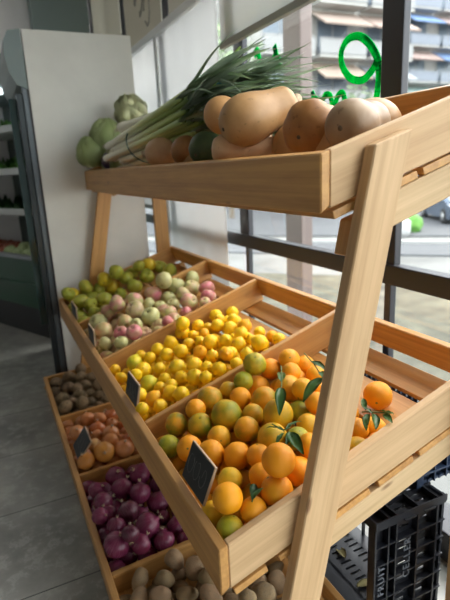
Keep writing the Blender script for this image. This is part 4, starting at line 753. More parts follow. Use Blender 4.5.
(0.4416,1.0056,0.0549,0.024,'b',233,601),(0.1799,0.7501,0.0373,0.0275,'f',175,750),(0.1799,0.8085,0.0373,0.0275,'f',165,723),(0.1799,0.8754,0.0373,0.0275,'f',156,695),(0.1799,0.937,0.0373,0.0275,'f',148,672),
(0.1799,0.9917,0.0373,0.0275,'f',142,653),(0.1799,1.0464,0.0373,0.0275,'f',136,635),(0.1799,1.101,0.0373,0.0275,'f',130,619),(0.1799,1.1558,0.0373,0.0275,'f',125,603),(0.2345,0.7495,0.0402,0.0275,'f',199,736),
(0.2343,0.8039,0.0401,0.0275,'f',189,712),(0.2318,0.8584,0.04,0.0275,'f',180,690),(0.2288,0.9129,0.0399,0.0275,'f',171,670),(0.2289,0.9675,0.0399,0.0275,'f',163,651),(0.2289,1.0222,0.0399,0.0275,'f',157,634),
(0.229,1.077,0.0399,0.0275,'f',150,617),(0.2508,1.1381,0.041,0.0275,'f',151,597),(0.2887,0.7557,0.043,0.0275,'f',221,720),(0.2862,0.8207,0.0429,0.0275,'f',208,693),(0.2838,0.8754,0.0427,0.0275,'f',198,673),
(0.2806,0.93,0.0426,0.0275,'f',188,654),(0.2808,0.9846,0.0426,0.0275,'f',180,636),(0.2808,1.0393,0.0426,0.0275,'f',173,619),(0.2829,1.0938,0.0427,0.0275,'f',167,604),(0.2929,1.1725,0.0432,0.0275,'f',162,582),
(0.343,0.7495,0.0458,0.0275,'f',244,709),(0.338,0.8036,0.0456,0.0275,'f',231,688),(0.3356,0.858,0.0454,0.0275,'f',220,668),(0.3323,0.9123,0.0452,0.0275,'f',210,650),(0.3325,0.9667,0.0453,0.0275,'f',202,632),
(0.3324,1.0212,0.0453,0.0275,'f',194,616),(0.3301,1.1211,0.0451,0.0275,'f',180,589),(0.3475,1.1725,0.046,0.0275,'f',179,574),(0.3976,0.7497,0.0486,0.0275,'f',266,696),(0.3926,0.8049,0.0484,0.0275,'f',252,676),
(0.3902,0.8596,0.0483,0.0275,'f',240,656),(0.3868,0.9142,0.0481,0.0275,'f',229,639),(0.3871,0.969,0.0481,0.0275,'f',220,622),(0.387,1.0244,0.0481,0.0275,'f',212,606),(0.3854,1.0812,0.048,0.0275,'f',203,591),
(0.3987,1.1543,0.0487,0.0275,'f',197,571),(0.4522,0.7495,0.0515,0.0275,'f',286,684),(0.4473,0.804,0.0512,0.0275,'f',272,665),(0.4449,0.8587,0.0511,0.0275,'f',260,646),(0.4415,0.9134,0.0509,0.0275,'f',249,629),
(0.4676,0.9615,0.0523,0.0275,'f',249,610),(0.4339,1.056,0.0505,0.0275,'f',222,590),(0.4318,1.1107,0.0504,0.0275,'f',214,577),(0.4499,1.1725,0.0514,0.0275,'f',211,560),(0.5068,0.7495,0.0543,0.0275,'f',306,672),
(0.5019,0.8039,0.0541,0.0275,'f',292,654),(0.4995,0.8585,0.054,0.0275,'f',279,636),(0.4961,0.913,0.0538,0.0275,'f',267,619),(0.5321,0.9633,0.0557,0.0275,'f',269,599),(0.502,1.0788,0.0541,0.0275,'f',240,574),
(0.4836,1.1299,0.0531,0.0275,'f',227,565),(0.5178,1.1725,0.0549,0.0275,'f',231,551),(0.5615,0.7495,0.0572,0.0275,'f',326,661),(0.5566,0.804,0.0569,0.0275,'f',311,643),(0.5542,0.8587,0.0568,0.0275,'f',297,626),
(0.5548,0.9135,0.0568,0.0275,'f',286,609),(0.5543,1.0636,0.0568,0.0275,'f',258,570),(0.5432,1.1172,0.0562,0.0275,'f',246,559),(0.5978,1.124,0.0591,0.0275,'f',261,551),(0.5724,1.1725,0.0577,0.0275,'f',246,544),
],
}
SPECIAL = {('orange', 43): 'single bright orange sitting apart to the right of the leaning post', ('orange', 15): 'bright orange on top of the heap nearest the leaning post, highest of the big ones', ('orange', 5): 'largest green and yellow orange in the middle left of the orange heap', ('orange', 11): 'bright round orange just right of the black price card', ('red_onion', 11): 'largest red onion, by the front board of the red onion section', ('yellow_onion', 7): 'largest glossy orange-brown onion in front of the divider to the red onions'}
def place_fruit():
    for kind, rows in FRUIT.items():
        nm, cat, sec, looks, grp = INFO[kind]
        vis = [(r[5], r[6], r[4], i) for i, r in enumerate(rows) if r[4] != 'f']; lab = row_labels(vis)
        for i, (x, y, z, R_, c, qx, qy) in enumerate(rows):
            rr = random.Random(hash_(kind, i))
            me, parts = TYPES[kind][rr.randrange(len(TYPES[kind]))]
            if kind in ('orange', 'lemon'): M_ = rot_rand(rr)
            elif kind in ('red_onion', 'yellow_onion'): M_ = rot_rand(rr, (.2, 1.3))
            elif kind == 'potato': M_ = rot_rand(rr, (.9, 2.0)) if c != 'v' else rot_rand(rr, (.1, .5))
            elif kind == 'kiwi': M_ = rot_rand(rr, (1.0, 2.0))
            else: M_ = rot_rand(rr, (.1, 1.5))
            k = .93 if kind in ('kiwi', 'potato') else (.98 if kind == 'lemon' else 1.0)
            base, al = PAL[kind][c]; j = rr.uniform(-.07, .07); j2 = rr.uniform(-.05, .05)
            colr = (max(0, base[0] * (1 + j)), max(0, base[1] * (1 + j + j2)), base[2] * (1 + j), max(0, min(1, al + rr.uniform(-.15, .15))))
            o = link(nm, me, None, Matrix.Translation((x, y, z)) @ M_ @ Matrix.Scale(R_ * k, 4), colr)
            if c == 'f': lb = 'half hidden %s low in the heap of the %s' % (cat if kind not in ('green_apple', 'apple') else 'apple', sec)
            else:
                rw, cw = lab[i]; lb = SPECIAL.get((kind, i)) or '%s in the %s, %s, %s' % (looks[c], sec, rw, cw)
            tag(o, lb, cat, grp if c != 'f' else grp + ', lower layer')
            if c != 'f':
                for (pn, pm, _) in parts: link(pn, pm, o, None, colr)
def hash_(k, i): return sum(ord(ch) for ch in k) * 131 + i * 977
place_fruit()
# citrus leaves on twigs lying among the oranges
def leaf_mesh(seed, ln, wd, m=M_LEAF):
    rr = random.Random(seed); bend = rr.uniform(.1, .5)
    def fn(u, v):
        t = u; ww = wd * math.sin(PI * min(1, t * .96 + .02)) ** .8 * (1 - .25 * t); s_ = (v - .5) * 2
        return Vector((ln * t, s_ * ww * .5, -bend * ln * t * t + abs(s_) * ww * .22 + .0008 * math.sin(t * 18)))
    b = BM().grid(11, 5, fn); r_ = bmesh.ops.solidify(b.b, geom=b.b.faces[:], thickness=.0006)
    return b.mesh('leaf', m, True)
def twig(pts, leaves, label):
    c = pts[0]; r_ = root('citrus_twig', c, label, 'citrus twig', 'leafy twigs among the oranges')
    if len(pts) > 1: link('stem', BM().tube([p - c for p in pts], .0016, 6).mesh('stem', M_CALYX, True), r_)
    for k, (p, yaw, pit, ln) in enumerate(leaves):
        link('leaf', leaf_mesh(k * 7 + int(abs(c.y) * 999), ln, ln * .42), r_, Matrix.Translation(p - c) @ Matrix.Rotation(yaw, 4, 'Z') @ Matrix.Rotation(-pit, 4, 'Y') @ Matrix.Rotation(.4 * math.sin(k * 3 + c.x * 40), 4, 'X'))
def surf_pt(x, y, lift=.03):
    """point on the orange heap seen at photo position"""
    n = MT.to_3x3() @ Vector((0, 0, 1)); o_ = MT.translation + n * lift; r = RX * (x - 225) + RD * (y - 297.63) + RF * 495.97
    return EYE + r * ((o_ - EYE).dot(n) / r.dot(n))
def between(a, b, ln_scale=1.0):
    d = b - a; return math.atan2(d.y, d.x), math.atan2(d.z, math.hypot(d.x, d.y)), d.length * ln_scale
def twig_px(stem, leaves, label, lift=.035):
    S_ = [surf_pt(x, y, lift) for x, y in stem]
    Ls = []
    for (a, b_) in leaves:
        A = surf_pt(a[0], a[1], lift); B_ = surf_pt(b_[0], b_[1], lift + .012); yw, pt, ln = between(A, B_); Ls.append((A, yw, pt, max(.03, ln)))
    twig(S_, Ls, label)
twig_px([(304, 353), (314, 364), (323, 378)], [((323, 378), (302, 394)), ((310, 362), (325, 365)), ((320, 372), (328, 378))], 'citrus twig with narrow leaves near the top of the oranges beside the leaning post', .045)
twig_px([(281, 366), (282, 378), (281, 390)], [((281, 382), (282, 365)), ((281, 388), (280, 402))], 'small twig with two upright leaves on the orange left of the post twig', .045)
twig_px([(272, 424), (283, 430), (290, 428)], [((284, 432), (270, 420)), ((286, 431), (296, 415)), ((284, 433), (275, 441)), ((290, 432), (288, 440)), ((290, 433), (300, 446))], 'three leaved citrus twig in the centre of the orange heap', .03)
twig_px([(254, 484), (254, 494), (252, 502)], [((254, 484), (253, 496)), ((252, 500), (258, 490))], 'small green twig between the two nearest bright oranges', .01)
twig_px([(362, 412), (372, 412), (392, 413)], [((372, 414), (364, 404)), ((374, 414), (378, 424)), ((368, 414), (364, 424)), ((380, 411), (394, 412)), ((384, 414), (391, 420)), ((366, 410), (362, 396))], 'leafy green citrus twig right of the leaning post under the single orange', .0)
# ------------------------------------------------------------------ top tray goods
M_CAB = mat('cabbage_leaf', (.36, .44, .20), .5)
def cab_mat(name, c1, c2, vein):
    m = mat(name, c1, .5); v = coords(m); f = noise_tex(m, v, 1.6, 3)
    c = ramp(m, f, [(.35, c1), (.65, c2)])
    tc = N(m, 'ShaderNodeTexCoord'); vo = N(m, 'ShaderNodeTexVoronoi', feature='DISTANCE_TO_EDGE'); vo.inputs['Scale'].default_value = 3.2; L(m, tc.outputs['Object'], vo.inputs['Vector'])
    k = ramp(m, vo.outputs['Distance'], [(.0, (.7, .7, .7)), (.05, (0, 0, 0))]); L(m, mixc(m, k, c, vein), P(m).inputs['Base Color'])
    bump(m, vo.outputs['Distance'], .4, .05); return m
M_CAB1 = cab_mat('green_cabbage', (.38, .46, .17), (.54, .61, .29), (.78, .80, .54))
M_CAB2 = cab_mat('pale_cabbage', (.56, .58, .30), (.72, .72, .44), (.84, .82, .62))
def cabbage(c, r, m, label, seed, crinkle=.10):
    r_ = root('cabbage', c, label, 'cabbage', 'cabbages at the far end of the top tray')
    b = BM(); bmesh.ops.create_icosphere(b.b, subdivisions=4, radius=r * .93)
    b.warp(lambda v: v * (1 + crinkle * noise.noise(v * (2.5 / r) + Vector((seed, 0, 0)))))
    link('head', b.mesh('head', m, True), r_)
    rr = random.Random(seed)
    for k in range(7):
        a0 = k * 2.4; tl = rr.uniform(-.5, .6)
        def fn(u, v):
            th = (u - .5) * 1.7; ph = -.9 + v * 2.2
            R_ = r * (1.0 + .03 * math.sin(th * 6 + seed) + crinkle * .8 * noise.noise(Vector((u * 4, v * 4, k + seed)))) + (.06 * r * max(0, v - .75) * 4)
            q = Vector((math.cos(ph) * math.cos(th), math.cos(ph) * math.sin(th), math.sin(ph))) * R_
            return Matrix.Rotation(a0, 3, 'Z') @ Matrix.Rotation(tl, 3, 'X') @ q
        bb = BM().grid(12, 12, fn); bmesh.ops.solidify(bb.b, geom=bb.b.faces[:], thickness=.0015)
        link('outer_leaf', bb.mesh('outer_leaf', m, True), r_)
cabbage(px(92, 153, Y=2.74), .082, M_CAB1, 'round green cabbage lowest and leftmost on the top tray', 1)
cabbage(px(107, 137, Y=2.72), .088, M_CAB1, 'green cabbage behind and above the leftmost one, left of the leek roots', 4)
cabbage(px(131, 112, Y=2.70), .082, M_CAB2, 'pale crinkled cabbage highest on the top tray, above the leek roots', 7, .28)
for c in ((.66, 2.62, 1.26), (.79, 2.70, 1.29), (.65, 2.71, 1.27), (.82, 2.55, 1.33)):
    cabbage(Vector(c), .085 if c[2] < 1.3 else .08, M_CAB1, 'green cabbage hidden low in the far corner of the top tray', int(c[0] * 100))
b = BM(); bmesh.ops.create_icosphere(b.b, subdivisions=3, radius=.045); o = link('purple_cabbage', b.mesh('purple_cabbage', mat('purple_leaf', (.05, .03, .10), .4), True)); o.location = px(110, 161, Y=2.62); tag(o, 'small dark purple cabbage tucked below the green ones beside the leek roots', 'cabbage')
# squashes
def sq_mat(name, a, b_, rough=.5, sc_=1.6, streak=False):
    m = mat(name, a, rough); v = coords(m, (1, 1, 1)); f = noise_tex(m, v, sc_ * 9, 3, .6)
    c = ramp(m, f, [(.35, a), (.68, b_)]); f2 = noise_tex(m, v, 60, 2)
    c = mixc(m, ramp(m, f2, [(.66, (0, 0, 0)), (.72, (.5, .5, .5))]), c, tuple(x * .55 for x in a))
    L(m, c, P(m).inputs['Base Color']); bump(m, f, .12, .01); return m
def squash(name, c, axis, prof, m, label, cat, ribs=0, ribamp=0, stem_=True, seg=36, bend=0.0, blossom=None):
    """prof: list of (radius, distance along axis)"""
    r_ = root(name, c, label, cat)
    z = Vector(axis).normalized(); x = z.orthogonal().normalized(); y = z.cross(x); W = frame(x, y, z, Vector((0, 0, 0)))
    # smooth profile
    pp = []
    for i in range(len(prof) - 1):
        p0 = prof[max(i - 1, 0)]; p1 = prof[i]; p2 = prof[i + 1]; p3 = prof[min(i + 2, len(prof) - 1)]
        for k in range(4):
            t = k / 4; pp.append(tuple(.5 * (2 * p1[q] + (p2[q] - p0[q]) * t + (2 * p0[q] - 5 * p1[q] + 4 * p2[q] - p3[q]) * t * t + (-p0[q] + 3 * p1[q] - 3 * p2[q] + p3[q]) * t ** 3) for q in (0, 1)))
    pp.append(prof[-1]); pp = [(max(0, a), z_) for a, z_ in pp]; pp[0] = (0, pp[0][1]); pp[-1] = (0, pp[-1][1])
    b = BM().lathe(pp, seg)
    mx = max(a for a, _ in pp)
    def fn(v):
        a = math.atan2(v.y, v.x); k = 1 + (ribamp * (abs(math.sin(a * ribs / 2)) - .6) if ribs else 0) + .03 * noise.noise(v * 14 + Vector((c[0] * 9, 0, 0)))
        return Vector((v.x * k + bend * v.z * v.z, v.y * k, v.z))
    b.warp(fn); link('rind', b.mesh('rind', m, True), r_, W)
    zt = prof[-1][1]
    if stem_:
        link('stem', BM().tube([(bend * zt * zt, 0, zt - .012), (bend * zt * zt, 0, zt + .008), (bend * zt * zt + .004, 0, zt + .022)], [.014, .010, .013], 8).mesh('stem', M_DRY, True), r_, W)
    zb = prof[0][1]
    link('blossom_scar', BM().lathe([(0, zb - .002), (.004, zb - .0015), (.006, zb + .002), (0, zb + .006)], 12).mesh('blossom_scar', M_STEM, True), r_, W @ Matrix.Translation((bend * zb * zb, 0, 0)))
    return r_
BUT = sq_mat('butternut_rind', (.38, .195, .07), (.49, .275, .11)); BUT2 = sq_mat('pale_butternut_rind', (.50, .28, .14), (.60, .37, .20))
ORS = sq_mat('orange_squash_rind', (.27, .105, .025), (.40, .175, .045)); GRS = sq_mat('green_squash_rind', (.035, .06, .02), (.07, .10, .03)); BRS = sq_mat('dusty_squash_rind', (.25, .145, .07), (.36, .235, .135))
TOPSQ = sq_mat('round_squash_rind', (.54, .26, .09), (.64, .34, .13))
butn = lambda s: [(0, -.095 * s), (.045 * s, -.085 * s), (.068 * s, -.045 * s), (.066 * s, 0), (.052 * s, .04 * s), (.044 * s, .08 * s), (.042 * s, .12 * s), (.030 * s, .145 * s), (0, .150 * s)]
fat = lambda s: [(0, -.085 * s), (.045 * s, -.078 * s), (.075 * s, -.04 * s), (.082 * s, .0), (.075 * s, .035 * s), (.062 * s, .07 * s), (.05 * s, .105 * s), (.034 * s, .128 * s), (0, .132 * s)]
rnd_ = lambda s, h=.95: [(0, -s * h * .92), (s * .35, -s * h * .93), (s * .75, -s * h * .66), (s * .97, -s * h * .2), (s * .97, s * h * .2), (s * .75, s * h * .66), (s * .35, s * h * .9), (0, s * h * .84)]
def vdir(p, dx, dy, dz):  # direction given as right, up in view and away
    return RX * dx - RD * dy + RF * dz
squash('butternut_squash', px(257, 116, Y=1.13), vdir(0, .84, .44, .3), [(0, -.098), (.030, -.093), (.054, -.068), (.062, -.035), (.058, .0), (.050, .035), (.047, .065), (.044, .088), (.028, .104), (0, .108)], BUT, 'largest tan butternut squash on top of the squash heap, tilted up to the right', 'squash', bend=0)
squash('round_squash', px(222, 115, Y=1.30), vdir(0, -.3, .2, .9), rnd_(.051, 1.0), TOPSQ, 'round orange tan squash against the leek leaves, left of the large butternut', 'squash')
squash('butternut_squash', px(236, 150, Y=1.16), vdir(0, .93, -.02, .05), [(0, -.062), (.025, -.056), (.037, -.03), (.038, .0), (.033, .035), (.033, .07), (.036, .10), (.026, .125), (0, .13)], BUT2, 'pale butternut squash lying low along the front rim below the largest one', 'squash')
squash('orange_pumpkin', px(311, 130, Y=.93), vdir(0, .55, .45, .55), rnd_(.063, .88), ORS, 'brown orange pumpkin between the largest butternut and the dusty squash', 'pumpkin', 8, .05)
squash('dusty_squash', px(352, 126, Y=.80), vdir(0, .55, .30, .65), [(0, -.052), (.03, -.047), (.047, -.02), (.049, .008), (.043, .032), (.040, .05), (.043, .075), (.038, .10), (.02, .115), (0, .118)], BRS, 'dusty greyish brown squash nearest the front corner of the top tray', 'squash')
squash('butternut_squash', px(161, 153, Y=1.80), vdir(0, -.9, .05, .3), rnd_(.054, 1.15), BUT2, 'beige squash beside the tied leek roots, leftmost of the squashes', 'squash')
squash('orange_squash', px(186, 151, Y=1.64), vdir(0, -.5, .25, .7), rnd_(.052, 1.0), ORS, 'orange squash half hidden between the beige and the dark green squash', 'squash')
squash('green_squash', px(206, 149, Y=1.40), vdir(0, .5, .45, .5), rnd_(.050, 1.05), GRS, 'dark green squash at the front rim of the top tray', 'squash', 10, .03)
for c, s in (((.70, 1.27, 1.235), .065), ((.71, 1.07, 1.235), .065), ((.70, .90, 1.235), .065), ((.66, 1.45, 1.215), .058), ((.67, 1.63, 1.22), .058), ((.83, 1.13, 1.28), .065), ((.82, .93, 1.27), .065)):
    squash('butternut_squash', Vector(c), Vector((.2, 1, .05)), rnd_(s, 1.1), BUT, 'tan squash buried in the lower layer of the top tray heap', 'squash')['group'] = 'squashes buried under the heap'
# leeks
def leek_mat():
    m = mat('leek_stalk', (.7, .7, .55), .4); tc = N(m, 'ShaderNodeTexCoord'); at = N(m, 'ShaderNodeAttribute'); at.attribute_name = 'along'
    L(m, ramp(m, at.outputs['Fac'], [(.0, (.93, .88, .74)), (.30, (.93, .91, .70)), (.55, (.68, .74, .36)), (.8, (.48, .58, .20)), (1.0, (.28, .40, .13))]), P(m).inputs['Base Color'])
    return m
M_LEEK = leek_mat(); M_LL = [leaf_mat('leek_leaf', (.25, .35, .20), (.44, .53, .36), .4, 9), leaf_mat('leek_leaf_blue', (.34, .43, .33), (.54, .61, .50), .35, 9)]
M_ROOTW = mat('leek_root', (.62, .54, .40), .8)
def spline(pts, n):
    o_ = []; k = len(pts) - 1
    for i in range(n + 1):
        t = i / n * k; j = min(int(t), k - 1); t -= j
        p0 = pts[max(j - 1, 0)]; p1 = pts[j]; p2 = pts[j + 1]; p3 = pts[min(j + 2, k)]
        o_.append(.5 * ((2 * p1) + (p2 - p0) * t + (2 * p0 - 5 * p1 + 4 * p2 - p3) * t * t + (-p0 + 3 * p1 - 3 * p2 + p3) * t ** 3))
    return o_
def leek(a, b, c, rad, label, seed, nl=6, spread=.10, leaflen=.5, group='leeks tied in a bunch'):
    rr = random.Random(seed); r_ = root('leek', a, label, 'leek', group)
    pts = spline([Vector((0, 0, 0)), (b - a) * .5 + Vector((0, 0, rr.uniform(-.004, .004))), b - a], 14)
    rads = [rad * 1.25, rad * 1.3] + [rad * (1.05 - .15 * i / 14) for i in range(2, 15)]
    st = BM().tube(pts, rads, 12); me = st.mesh('stalk', M_LEEK, True)
    at = me.attributes.new('along', 'FLOAT', 'POINT'); tot = (b - a).length
    for i, v in enumerate(me.vertices): at.data[i].value = min(1, (v.co).length / tot)
    link('stalk', me, r_)
    d0 = (pts[1] - pts[0]).normalized(); rt = BM()
    for k in range(26):
        q = Vector((rr.gauss(0, 1), rr.gauss(0, 1), rr.gauss(0, 1))); q = (q - d0 * q.dot(d0)).normalized()
        s_ = q * rad * rr.uniform(.2, 1.1); rt.tube([s_, s_ * 1.25 - d0 * .012, s_ * 1.5 - d0 * rr.uniform(.015, .035) + Vector((0, 0, -.006))], [.0012, .001, .0005], 4)
    link('roots', rt.mesh('roots', M_ROOTW), r_)
    dr = (pts[-1] - pts[-2]).normalized(); side = dr.cross(Vector((0, 0, 1))).normalized()
    for k in range(nl):
        ln = leaflen * rr.uniform(.7, 1.1); wd = rr.uniform(.011, .022)
        ax = (dr * 1 + (c - b).normalized() * .8 + side * rr.gauss(0, spread * 2.3) + Vector((0, 0, 1)) * rr.gauss(.02, spread * 1.5)).normalized()
        start = pts[-1] - dr * .06; tw = rr.uniform(-1, 1); droop = rr.uniform(.02, .28)
        s2 = ax.cross(Vector((0, 0, 1))).normalized(); up = s2.cross(ax)
        def fn(u, v):
            t = u; s_ = (v - .5) * 2; w_ = wd * (1 - t ** 3) * (1 if t > .1 else (.6 + 4 * t)); an = tw * t * 1.3
            e = s2 * math.cos(an) + up * math.sin(an); f_ = up * math.cos(an) - s2 * math.sin(an)
            cc = start + dr * (.06 * min(1, t * 6)) + ax * ln * t + Vector((0, 0, -droop * ln * t * t))
            return cc + e * s_ * w_ * .5 + f_ * abs(s_) * w_ * .28
        bb = BM().grid(14, 3, fn); bmesh.ops.solidify(bb.b, geom=bb.b.faces[:], thickness=.0006)
        link('leaf', bb.mesh('leaf', M_LL[rr.randrange(2)], True), r_)
rl = random.Random(5)
# bunch axis
A0 = px(127, 154, Y=2.42); A1 = px(212, 118, Y=1.70); A2 = px(296, 84, Y=1.16)
ax_ = (A1 - A0).normalized(); sd = ax_.cross(Vector((0, 0, 1))).normalized(); upv = sd.cross(ax_)
cells = []
for iu in range(-4, 4):
    for iv in range(-3, 3):
        q = Vector((iu * .027 + (iv % 2) * .0135, iv * .0235))
        if (q.x / .10) ** 2 + (q.y / .072) ** 2 < 1: cells.append(q)
li = 0
vertw = ['lowest', 'low', 'lower middle', 'upper middle', 'high', 'topmost']
for q in cells:
    j = rl.uniform(-.08, .07)
    off = sd * q.x + upv * (q.y + .012)
    a = A0 + off + ax_ * j; b_ = A1 + off * 1.25 + Vector((0, 0, .012 + q.y * .3)); c_ = A2 + off * 1.6
    if q.x > .04: side_w = 'window side'
    elif q.x < -.05: side_w = 'aisle side'
    else: side_w = 'middle'
    row_ = vertw[int(round((q.y + .0705) / .0235))]
    leek(a, b_, c_, .0118, 'leek in the tied bunch, %s layer, %s of the bunch' % (row_, side_w), 40 + li, 6, .12, .46); li += 1
leek(px(121, 128, Y=2.40), px(215, 92, Y=1.75), px(290, 70, Y=1.25), .019, 'loose leek lying on top of the bunch, highest white end', 91, 6, .08, .45, 'loose leeks on the bunch')
leek(px(127, 135, Y=2.34), px(212, 106, Y=1.75), px(300, 88, Y=1.2), .0175, 'loose leek lying on top of the bunch just below the highest one', 92, 6, .08, .5, 'loose leeks on the bunch')
leek(px(150, 128, Y=2.2), px(222, 96, Y=1.65), px(300, 80, Y=1.15), .011, 'loose green leek on top, its white end hidden behind the other two', 93, 6, .1, .5, 'loose leeks on the bunch')
# one leaf standing up
def up_leaf():
    p0 = px(205, 96, Y=1.62); p1 = px(226, 66, Y=1.55); p2 = px(240, 46, Y=1.5)
    r_ = root('leek_leaf', p0, 'single green leek leaf standing up above the bunch toward the blind', 'leaf')
    pts = spline([Vector((0, 0, 0)), p1 - p0, p2 - p0], 10); e = RX.copy()
    def fn(u, v):
        i = min(int(u * 10), 9); t = u * 10 - i; c = pts[i].lerp(pts[i + 1], t); return c + e * (v - .5) * .017 * (1 - .6 * u ** 4) + RF * abs(v - .5) * .01
    bb = BM().grid(14, 3, fn); bmesh.ops.solidify(bb.b, geom=bb.b.faces[:], thickness=.001); link('blade', bb.mesh('blade', leaf_mat('bright_leek_leaf', (.26, .42, .08), (.36, .50, .14)), True), r_)
up_leaf()
# green tie round the bunch
tie = BM(); pts = []
cc = A0 + ax_ * .27 + upv * .004
for k in range(29):
    a = 2 * PI * k / 28; pts.append(cc + sd * math.cos(a) * .122 + upv * math.sin(a) * .09)
tie.tube(pts, .0028, 6); tag(link('bunch_tie', tie.mesh('bunch_tie', mat('dark_green_tie', (.02, .12, .10), .4), True)), 'thin dark green tie around the white ends of the leek bunch', 'tie')
tb = BM(); cc = A1 + upv * .055 + ax_ * .08; pts = [cc + sd * .06 * math.cos(2 * PI * k / 20) + upv * .04 * math.sin(2 * PI * k / 20) for k in range(21)]
tb.tube(pts, .004, 6, True, .5); tag(link('bunch_tie', tb.mesh('bunch_tie', mat('blue_rubber_band', (.03, .30, .40), .4), True)), 'blue band around the leek leaves just above the round squash', 'tie')
# ------------------------------------------------------------------ plastic crates
def crate(loc, rotm, L_, W_, H_, label, m, text=False, grp='black plastic crates under the stand', detail=True):
    """crate in its own frame: opening up (+Z), length X, width Y"""
    r_ = root('plastic_crate', loc, label, 'crate', grp); r_.matrix_world = Matrix.Translation(loc) @ rotm
    hx, hy = L_ / 2, W_ / 2
    bb = BM()
    nx = 9; ny = 6
    for i in range(nx): x = -hx + .01 + (L_ - .02) * i / (nx - 1); bb.box((x - .004, -hy + .004, 0), (x + .004, hy - .004, .008))
    for i in range(ny): y = -hy + .01 + (W_ - .02) * i / (ny - 1); bb.box((-hx + .004, y - .004, 0), (hx - .004, y + .004, .008))
    link('base', bb.mesh('base', m), r_)
    def side(length, M_, words):
        b = BM(); hl = length / 2
        # inner skin with slots, outer ribs
        zb = [.008, .03]; rows = [(.045, .085), (.10, .14)]
        b.box((-hl, 0, 0), (hl, .004, .045)); 
        z0 = .035; nslot = int(length / .022)
        for (za, zc) in ((.045, .08), (.11, .145)):
            for k in range(nslot + 1):
                x = -hl + (length) * k / nslot; b.box((x - .0075, 0, za), (x + .0075, .004, zc))
            b.box((-hl, 0, zc), (hl, .004, zc + .030))
        b.box((-hl, 0, .165), (hl, .004, H_))
        for z in (.03, .095, .165, H_ - .045, H_ - .004): b.box((-hl, .004, z - .002), (hl, .022, z + .002), 0)
        nr = max(4, int(length / .052))
        for k in range(nr + 1):
            x = -hl + length * k / nr; b.box((x - .0018, .004, .0), (x + .0018, .021, H_ - .002))
        b.box((-hl - .004, 0, H_ - .006), (hl + .004, .024, H_), .002)
        s_ = link('side_panel', b.mesh('side_panel', m), r_, M_)
        if words:
            for wi, (txt, zc, sz, xs) in enumerate(words):
                cu = bpy.data.curves.new('lettering', 'FONT'); cu.body = txt; cu.size = sz; cu.extrude = .0012; cu.space_character = 1.25; cu.align_x = 'CENTER'; cu.align_y = 'CENTER'
                t_ = bpy.data.objects.new('lettering', cu); COL.objects.link(t_); dg = bpy.context.evaluated_depsgraph_get()
                me = bpy.data.meshes.new_from_object(t_.evaluated_get(dg)); bpy.data.objects.remove(t_); me.materials.clear(); me.materials.append(mat('raised_lettering_grey', (.10, .11, .13), .35))
                link('lettering', me, s_, Matrix.Translation((xs, .0235, zc)) @ Matrix.Rotation(PI, 4, 'Z') @ Matrix.Rotation(PI / 2, 4, 'X'))
    wd = [('O FRUIT', H_ - .024, .028, .01), ('CELLER', .130, .030, -.045)] if text else None
    side(L_, Matrix.Translation((0, hy - .022, 0)), None)
    side(L_, Matrix.Rotation(PI, 4, 'Z') @ Matrix.Translation((0, hy - .022, 0)), None)
    side(W_ - .05, Matrix.Rotation(PI / 2, 4, 'Z') @ Matrix.Translation((0, hx - .022, 0)), None)
    side(W_ - .05, Matrix.Rotation(-PI / 2, 4, 'Z') @ Matrix.Translation((0, hx - .022, 0)), wd)
    return r_
# nearest crate lies on its side, mouth toward the aisle
Rm = Matrix(((0, 0, -1, 0), (-1, 0, 0, 0), (0, 1, 0, 0), (0, 0, 0, 1)))
crate(Vector((.945, 1.06, .188)), Rm, .60, .366, .235, 'black plastic crate on its side at the lower right, raised lettering on its end', M_BLACK, True)
crate(Vector((.93, 1.70, .002)), Matrix.Rotation(PI / 2, 4, 'Z'), .60, .38, .235, 'black plastic crate upright on the floor behind the one lying on its side', M_BLACK)
M_BLUE = mat('dark_blue_plastic', (.02, .035, .07), .35)
crate(Vector((.945, 1.70, .240)), Matrix.Rotation(PI / 2, 4, 'Z'), .60, .38, .20, 'dark blue crate stacked under the empty lemon slats', M_BLUE)
crate(Vector((.90, 2.38, .002)), Matrix.Rotation(PI / 2, 4, 'Z'), .60, .38, .235, 'black crate on the floor at the far end under the stand', M_BLACK)
crate(Vector((1.0, 1.06, .372)), Matrix.Rotation(PI / 2, 4, 'Z'), .50, .22, .13, 'shallow dark blue crate resting on the sideways crate by the window', M_BLUE)
for k, (dx, dy, dz) in enumerate(((0, 0, 0), (.04, .1, 0), (-.02, .17, 0))):
    o = link('dry_leaf', leaf_mesh(60 + k, .07, .03, mat('dry_leaf', (.28, .24, .10), .8)), None, Matrix.Translation((.78 + dx, .90 + dy, .034)) @ Matrix.Rotation(k * 1.3, 4, 'Z'))
    tag(o, 'dry fallen leaf inside the mouth of the sideways black crate', 'leaf', 'dry leaves inside the crate')
# ------------------------------------------------------------------ refrigerated display
fr = root('display_fridge', (.6, 3.4, 0), 'tall display fridge with a cream side panel behind the far end of the stand', 'fridge')
FI = Matrix.Translation((-.6, -3.4, 0))
def fp(name, b, m, parent=None, smooth=False): return link(name, b.mesh(name, m, smooth), parent or fr, FI if parent is None else None)
fp('side_panel', BM().box((.29, 2.93, .03), (.856, 2.96, 1.925), .004), M_PANEL)
fp('cabinet', BM().box((.34, 2.96, .03), (.85, 3.62, 1.90), .01), M_GREYPAINT)
fp('plinth', BM().box((.30, 2.97, 0), (.85, 3.6, .10)), M_BLACK)
def cyl_pts(): return [(.285, 1.64), (.235, 1.66), (.205, 1.72), (.193, 1.80), (.200, 1.87), (.225, 1.915), (.285, 1.925)]
fp('canopy', BM().prism([(x, 2.93, z) for x, z in cyl_pts()], (0, .75, 0)), M_GREYPAINT)
fp('edge_trim', BM().box((.255, 2.94, .05), (.289, 2.975, 1.66), .004), mat('dull_steel', (.13, .15, .165), .4, .6))
